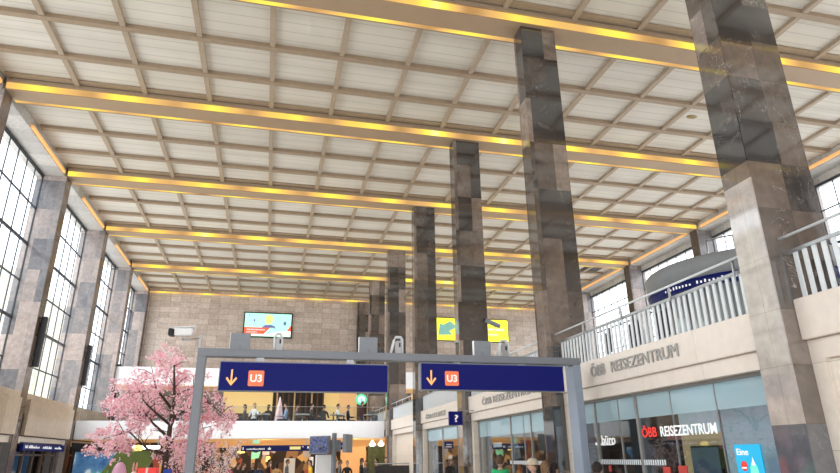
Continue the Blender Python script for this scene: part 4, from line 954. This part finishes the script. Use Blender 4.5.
def person(loc, rz, pose, top, trousers, hair, label, hairkind='short', scale=1., group=None, cap=None, hood=None, skin=0):
    t_ = thing('person', label, 'person', loc, group)
    me, hz = BODY[pose]
    o = bpy.data.objects.new('body', me); C.objects.link(o); o.parent = t_
    for sl, m in zip(o.material_slots, (SKIN[skin], cloth(top), cloth(trousers), cloth((.03, .03, .03)), M['black'])): sl.link = 'OBJECT'; sl.material = m
    h = bpy.data.objects.new('hair', HAIR[hairkind]); C.objects.link(h); h.parent = t_; h.location = (0, -.01, hz)
    h.material_slots[0].link = 'OBJECT'; h.material_slots[0].material = cloth(hair)
    if cap:
        b = BM(); lathe(b, (0, -.012, hz + .02), [(.096, 0), (.1, .03), (.088, .075), (.055, .11), (.005, .125)], 20, sy=1.2); bx(b, -.07, .07, -.20, -.09, hz + .02, hz + .032, bev=.004)
        c = obj('cap', b, cloth(cap)); c.parent = t_; c.location = (0, 0, 0)
        for v in c.data.vertices: v.co += Vector((WORLD[c.name]))
    if hood:
        b = BM()
        for k in range(14):
            a0 = math.pi * (-.1 + 1.2 * k / 13)
        pts = [(.125 * math.cos(math.pi * (-.15 + 1.3 * k / 12)), .04 + .11 * math.sin(math.pi * (-.15 + 1.3 * k / 12)), hz - .185 - .03 * math.sin(math.pi * k / 12)) for k in range(13)]
        tube(b, pts, [.04] + [.06] * 11 + [.04], 10)
        c = obj('hood', b, cloth(hood)); c.parent = t_; c.location = (0, 0, 0)
        for v in c.data.vertices: v.co += Vector((WORLD[c.name]))
    t_.rotation_euler = (0, 0, rz); t_.scale = (scale,) * 3
    return t_
BK = (.02, .018, .018); NV = (.02, .03, .06); GR = (.12, .12, .13)
person((4.53, 12.0, 0), 2.6, 'stand', (.015, .018, .02), NV, (.10, .06, .035), 'person with short brown hair and a green hood over a black jacket, back turned', scale=.99, hood=(.03, .42, .16))
person((4.80, 11.0, 0), -1.9, 'stand', (.22, .38, .62), NV, (.12, .07, .04), 'person in a light blue shirt wearing a beige cap', scale=.945, cap=(.62, .52, .40))
person((5.04, 11.05, 0), 2.2, 'stand', (.35, .33, .32), NV, (.30, .17, .09), 'person with light brown hair, only the head showing, right of the cap', 'long', scale=.925)
person((5.25, 11.1, 0), 1.8, 'stand', (.05, .05, .06), BK, (.03, .02, .02), 'person with dark hair at the foot of the second column', 'long', scale=.90)
person((4.98, 9.0, 0), 2.4, 'stand', (.08, .06, .07), BK, (.03, .022, .02), 'person with dark hair just right of the right gate post', 'short', scale=.925)
CAFE = [(-2.2, BK, 'dark jacket', 'left of the white-topped guest'), (-1.2, GR, 'grey jacket', 'second from the cherry tree'), (-.72, (.75, .75, .72), 'white top', 'at the left table'), (-.05, BK, 'black sweater', 'facing the white-topped guest'),
 (.8, (.25, .35, .5), 'blue denim jacket', 'beside the pink cone'), (1.35, GR, 'grey coat', 'in the middle of the row'), (2.05, (.06, .05, .05), 'dark brown coat', 'left of the middle gap'), (2.75, BK, 'black coat', 'left of the cream-topped guest'),
 (3.38, (.75, .72, .65), 'cream top', 'below the left sign'), (4.0, NV, 'navy coat', 'right of the cream-topped guest'), (4.75, (.10, .02, .02), 'dark red coat', 'below the round logo'), (5.3, GR, 'grey jacket', 'next to the fifth column')]
TURN = []
for i, (x, c, l, w_) in enumerate(CAFE):
    st = i == 10; yy = (31.7, 32.5)[i % 2]
    rz_ = random.choice((1.5, -1.5, 2.6, -.4)); TURN.append(rz_)
    person((x, 32.6 if st else yy, 3.0 if st else 3.06), rz_, 'stand' if st else 'sit', c, NV, random.choice((BK, (.08, .05, .03))), ('standing' if st else 'seated') + ' cafe guest in a %s, %s' % (l, w_), random.choice(('short', 'long')), .85 if st else .94)
TURN.pop(10)
cc = make_chair('dark cafe chair behind the glass railing', (-2.2, 31.7, 3.0), 'dark chairs in the cafe gallery', TURN[0])
for k_, x in enumerate((-1.2, -.72, -.05, .8, 1.35, 2.05, 2.75, 3.38, 4.0, 5.3, -5.6, -4.4, -7.1, -6.0)): dup(cc, (x, (32.5, 31.7)[k_ % 2] if k_ != 9 else 32.5, 3.0), (TURN + [.4, -1, 1.2, .2])[k_ + 1])
def table(x, label):
    t_ = thing('cafe_table', label, 'table', (x, 31.2, 3.0), 'cafe tables behind the glass railing')
    b = BM(); bx(b, x - .35, x + .35, 30.85, 31.5, 3.74, 3.78, bev=.008); obj('tabletop', b, plain('pale_tabletop', (.55, .55, .54), .4), t_)
    b = BM(); tube(b, [(x, 31.2, 3.0), (x, 31.2, 3.74)], .04, 10); obj('pedestal', b, M['steel'], t_)
    b = BM(); lathe(b, (x, 31.2, 3.0), [(.22, 0), (.22, .02), (.05, .04)], 16); obj('base', b, M['dark'], t_)
    return t_
t0 = table(-.3, 'pale cafe table between the white-topped guest and the pink cone')
for x, l in ((1.6, 'pale cafe table in the middle of the gallery'), (3.3, 'pale cafe table beside the cream-topped guest'), (5.0, 'pale cafe table near the fifth column'), (-5.0, 'pale cafe table seen behind the cherry tree'), (-6.5, 'pale cafe table at the far left of the gallery')): dup(t0, (x, 31.2, 3.0), label=l)
CROWD = [(-1.55, 29, (.35, .06, .1), 'raspberry jacket left of the dark crowd'), (-1.17, 29.4, BK, 'black coat under the yellow strip sign'), (-.92, 28.6, BK, 'black coat below the mint sign'), (-.54, 29.2, BK, 'long black coat left of the pink poster'), (-.25, 28.4, NV, 'navy coat in the middle of the dark crowd'), (.15, 29.3, BK, 'black jacket right of the dark crowd'), (.5, 29, (.45, .25, .1), 'tan jacket beside the pale poster board'), (.95, 29.5, GR, 'grey jacket before the pale poster board'), (1.95, 29, (.8, .5, .04), 'yellow jacket left of the white pillar'), (3.27, 29, GR, 'grey coat right of the monitor post'), (3.55, 28.6, BK, 'black jacket before the orange wall'), (4.25, 29, BK, 'dark coat at the edge of the orange wall'), (4.5, 29.4, GR, 'dark grey coat beside the green shop'), (4.95, 29, (.4, .2, .15), 'rust coloured jacket below the white lamps'), (5.28, 28.4, BK, 'black coat in front of the fifth column')]
for i, (x, y, c, l) in enumerate(CROWD):
    person((x, y, 0), random.choice((0, 3.1, 1.5, -1.4)), 'stand', c, NV, random.choice((BK, (.1, .06, .03))), 'distant person in a ' + l, random.choice(('short', 'long')), random.uniform(.87, .98), skin=i % 2)

# ------------------------------------------------------------------ light
def area(name, loc, rot, sx, sy, e, col=(1, 1, 1)):
    l = bpy.data.lights.new(name, 'AREA'); l.shape = 'RECTANGLE'; l.size = sx; l.size_y = sy; l.energy = e; l.color = col
    o = bpy.data.objects.new(name, l); C.objects.link(o); o.location = loc; o.rotation_euler = rot; o['kind'] = 'helper'; return o
w = bpy.data.worlds.new('sky'); sc.world = w; w.use_nodes = True; wt = w.node_tree; wt.nodes.clear()
bg = wt.nodes.new('ShaderNodeBackground'); bg.inputs[0].default_value = (.90, .95, 1, 1); bg.inputs[1].default_value = 3.2
wo = wt.nodes.new('ShaderNodeOutputWorld'); wt.links.new(bg.outputs[0], wo.inputs[0])
r90 = math.pi / 2
for nm, loc, rot, sx, sy, e, c in (
        ('daylight_left', (-9.9, 17, 7.8), (0, -r90, 0), 8.5, 48, 4700, (.93, .97, 1)),
        ('daylight_right', (21.4, 17, 7.8), (0, r90, 0), 8.5, 48, 2900, (.95, .98, 1)),
        ('daylight_behind', (5.5, -7.6, 2.3), (r90, 0, 0), 26, 4.4, 900, (.97, .98, 1)),):
    o = area(nm, loc, rot, sx, sy, e, c); o.visible_camera = False; o.visible_glossy = False
o = area('hall_uplight', (2.5, 17, .15), (math.pi, 0, 0), 17, 44, 900, (1, .92, .78)); o.visible_camera = False; o.visible_glossy = False  # unseen fill added near the floor to brighten the ceiling
o = area('balcony_uplight', (13, 17, 3.2), (math.pi, 0, 0), 11, 44, 400, (1, .93, .84)); o.visible_camera = False; o.visible_glossy = False  # unseen upward fill added over the balcony floor
for x, y, z, e in ((-1, 28.6, 5.4, 210), (-6, 28, 5.6, 160), (3.5, 28, 5.2, 170), (G + 1.6, 8.6, 2.5, 14), (G + 1.6, 15, 2.5, 25), (G + 1.6, 20.5, 2.5, 40), (-1, 33.5, 5.2, 160), (4, 33.5, 5.2, 140), (-5, 33.5, 5.2, 40), (0, 32, 2.4, 40), (4.5, 31.5, 2.4, 40)):  # unseen fill points added to brighten parapet, shops and cafe
    l = bpy.data.lights.new('room_light', 'POINT'); l.energy = e; l.color = (.93, .96, 1) if e in (210, 160, 170) else (1, .85, .65); l.shadow_soft_size = .05
    o = bpy.data.objects.new('room_light', l); C.objects.link(o); o.location = (x, y, z); o['kind'] = 'helper'; o.visible_glossy = False

# ------------------------------------------------------------------ camera
yaw, pitch, roll, fpx = .240695, .350747, .0118096, 599.0085
def axis(X, U, d):
    c, s = math.cos(roll), math.sin(roll); xc = c * X + s * U; u_ = -s * X + c * U
    c, s = math.cos(pitch), math.sin(pitch); yc = c * d - s * u_; z = s * d + c * u_
    c, s = math.cos(yaw), math.sin(yaw); return Vector((c * xc + s * yc, -s * xc + c * yc, z))
R, U, Fw = axis(1, 0, 0), axis(0, 1, 0), axis(0, 0, 1)
cam = bpy.data.cameras.new('camera'); co = bpy.data.objects.new('camera', cam); C.objects.link(co)
mt = Matrix((R, U, -Fw)).transposed().to_4x4(); mt.translation = Vector((0, 0, 1.8)); co.matrix_world = mt
cam.sensor_fit = 'HORIZONTAL'; cam.sensor_width = 36; cam.lens = fpx * 36 / 840; cam.clip_end = 300
sc.camera = co
sc.view_settings.view_transform = 'Standard'; sc.view_settings.look = 'None'; sc.view_settings.exposure = 0
sc.cycles.use_denoising = True; sc.cycles.max_bounces = 6; sc.cycles.diffuse_bounces = 3; sc.cycles.glossy_bounces = 3; sc.cycles.transparent_max_bounces = 12
sc.cycles.sample_clamp_indirect = 4; sc.cycles.caustics_reflective = False; sc.cycles.caustics_refractive = False
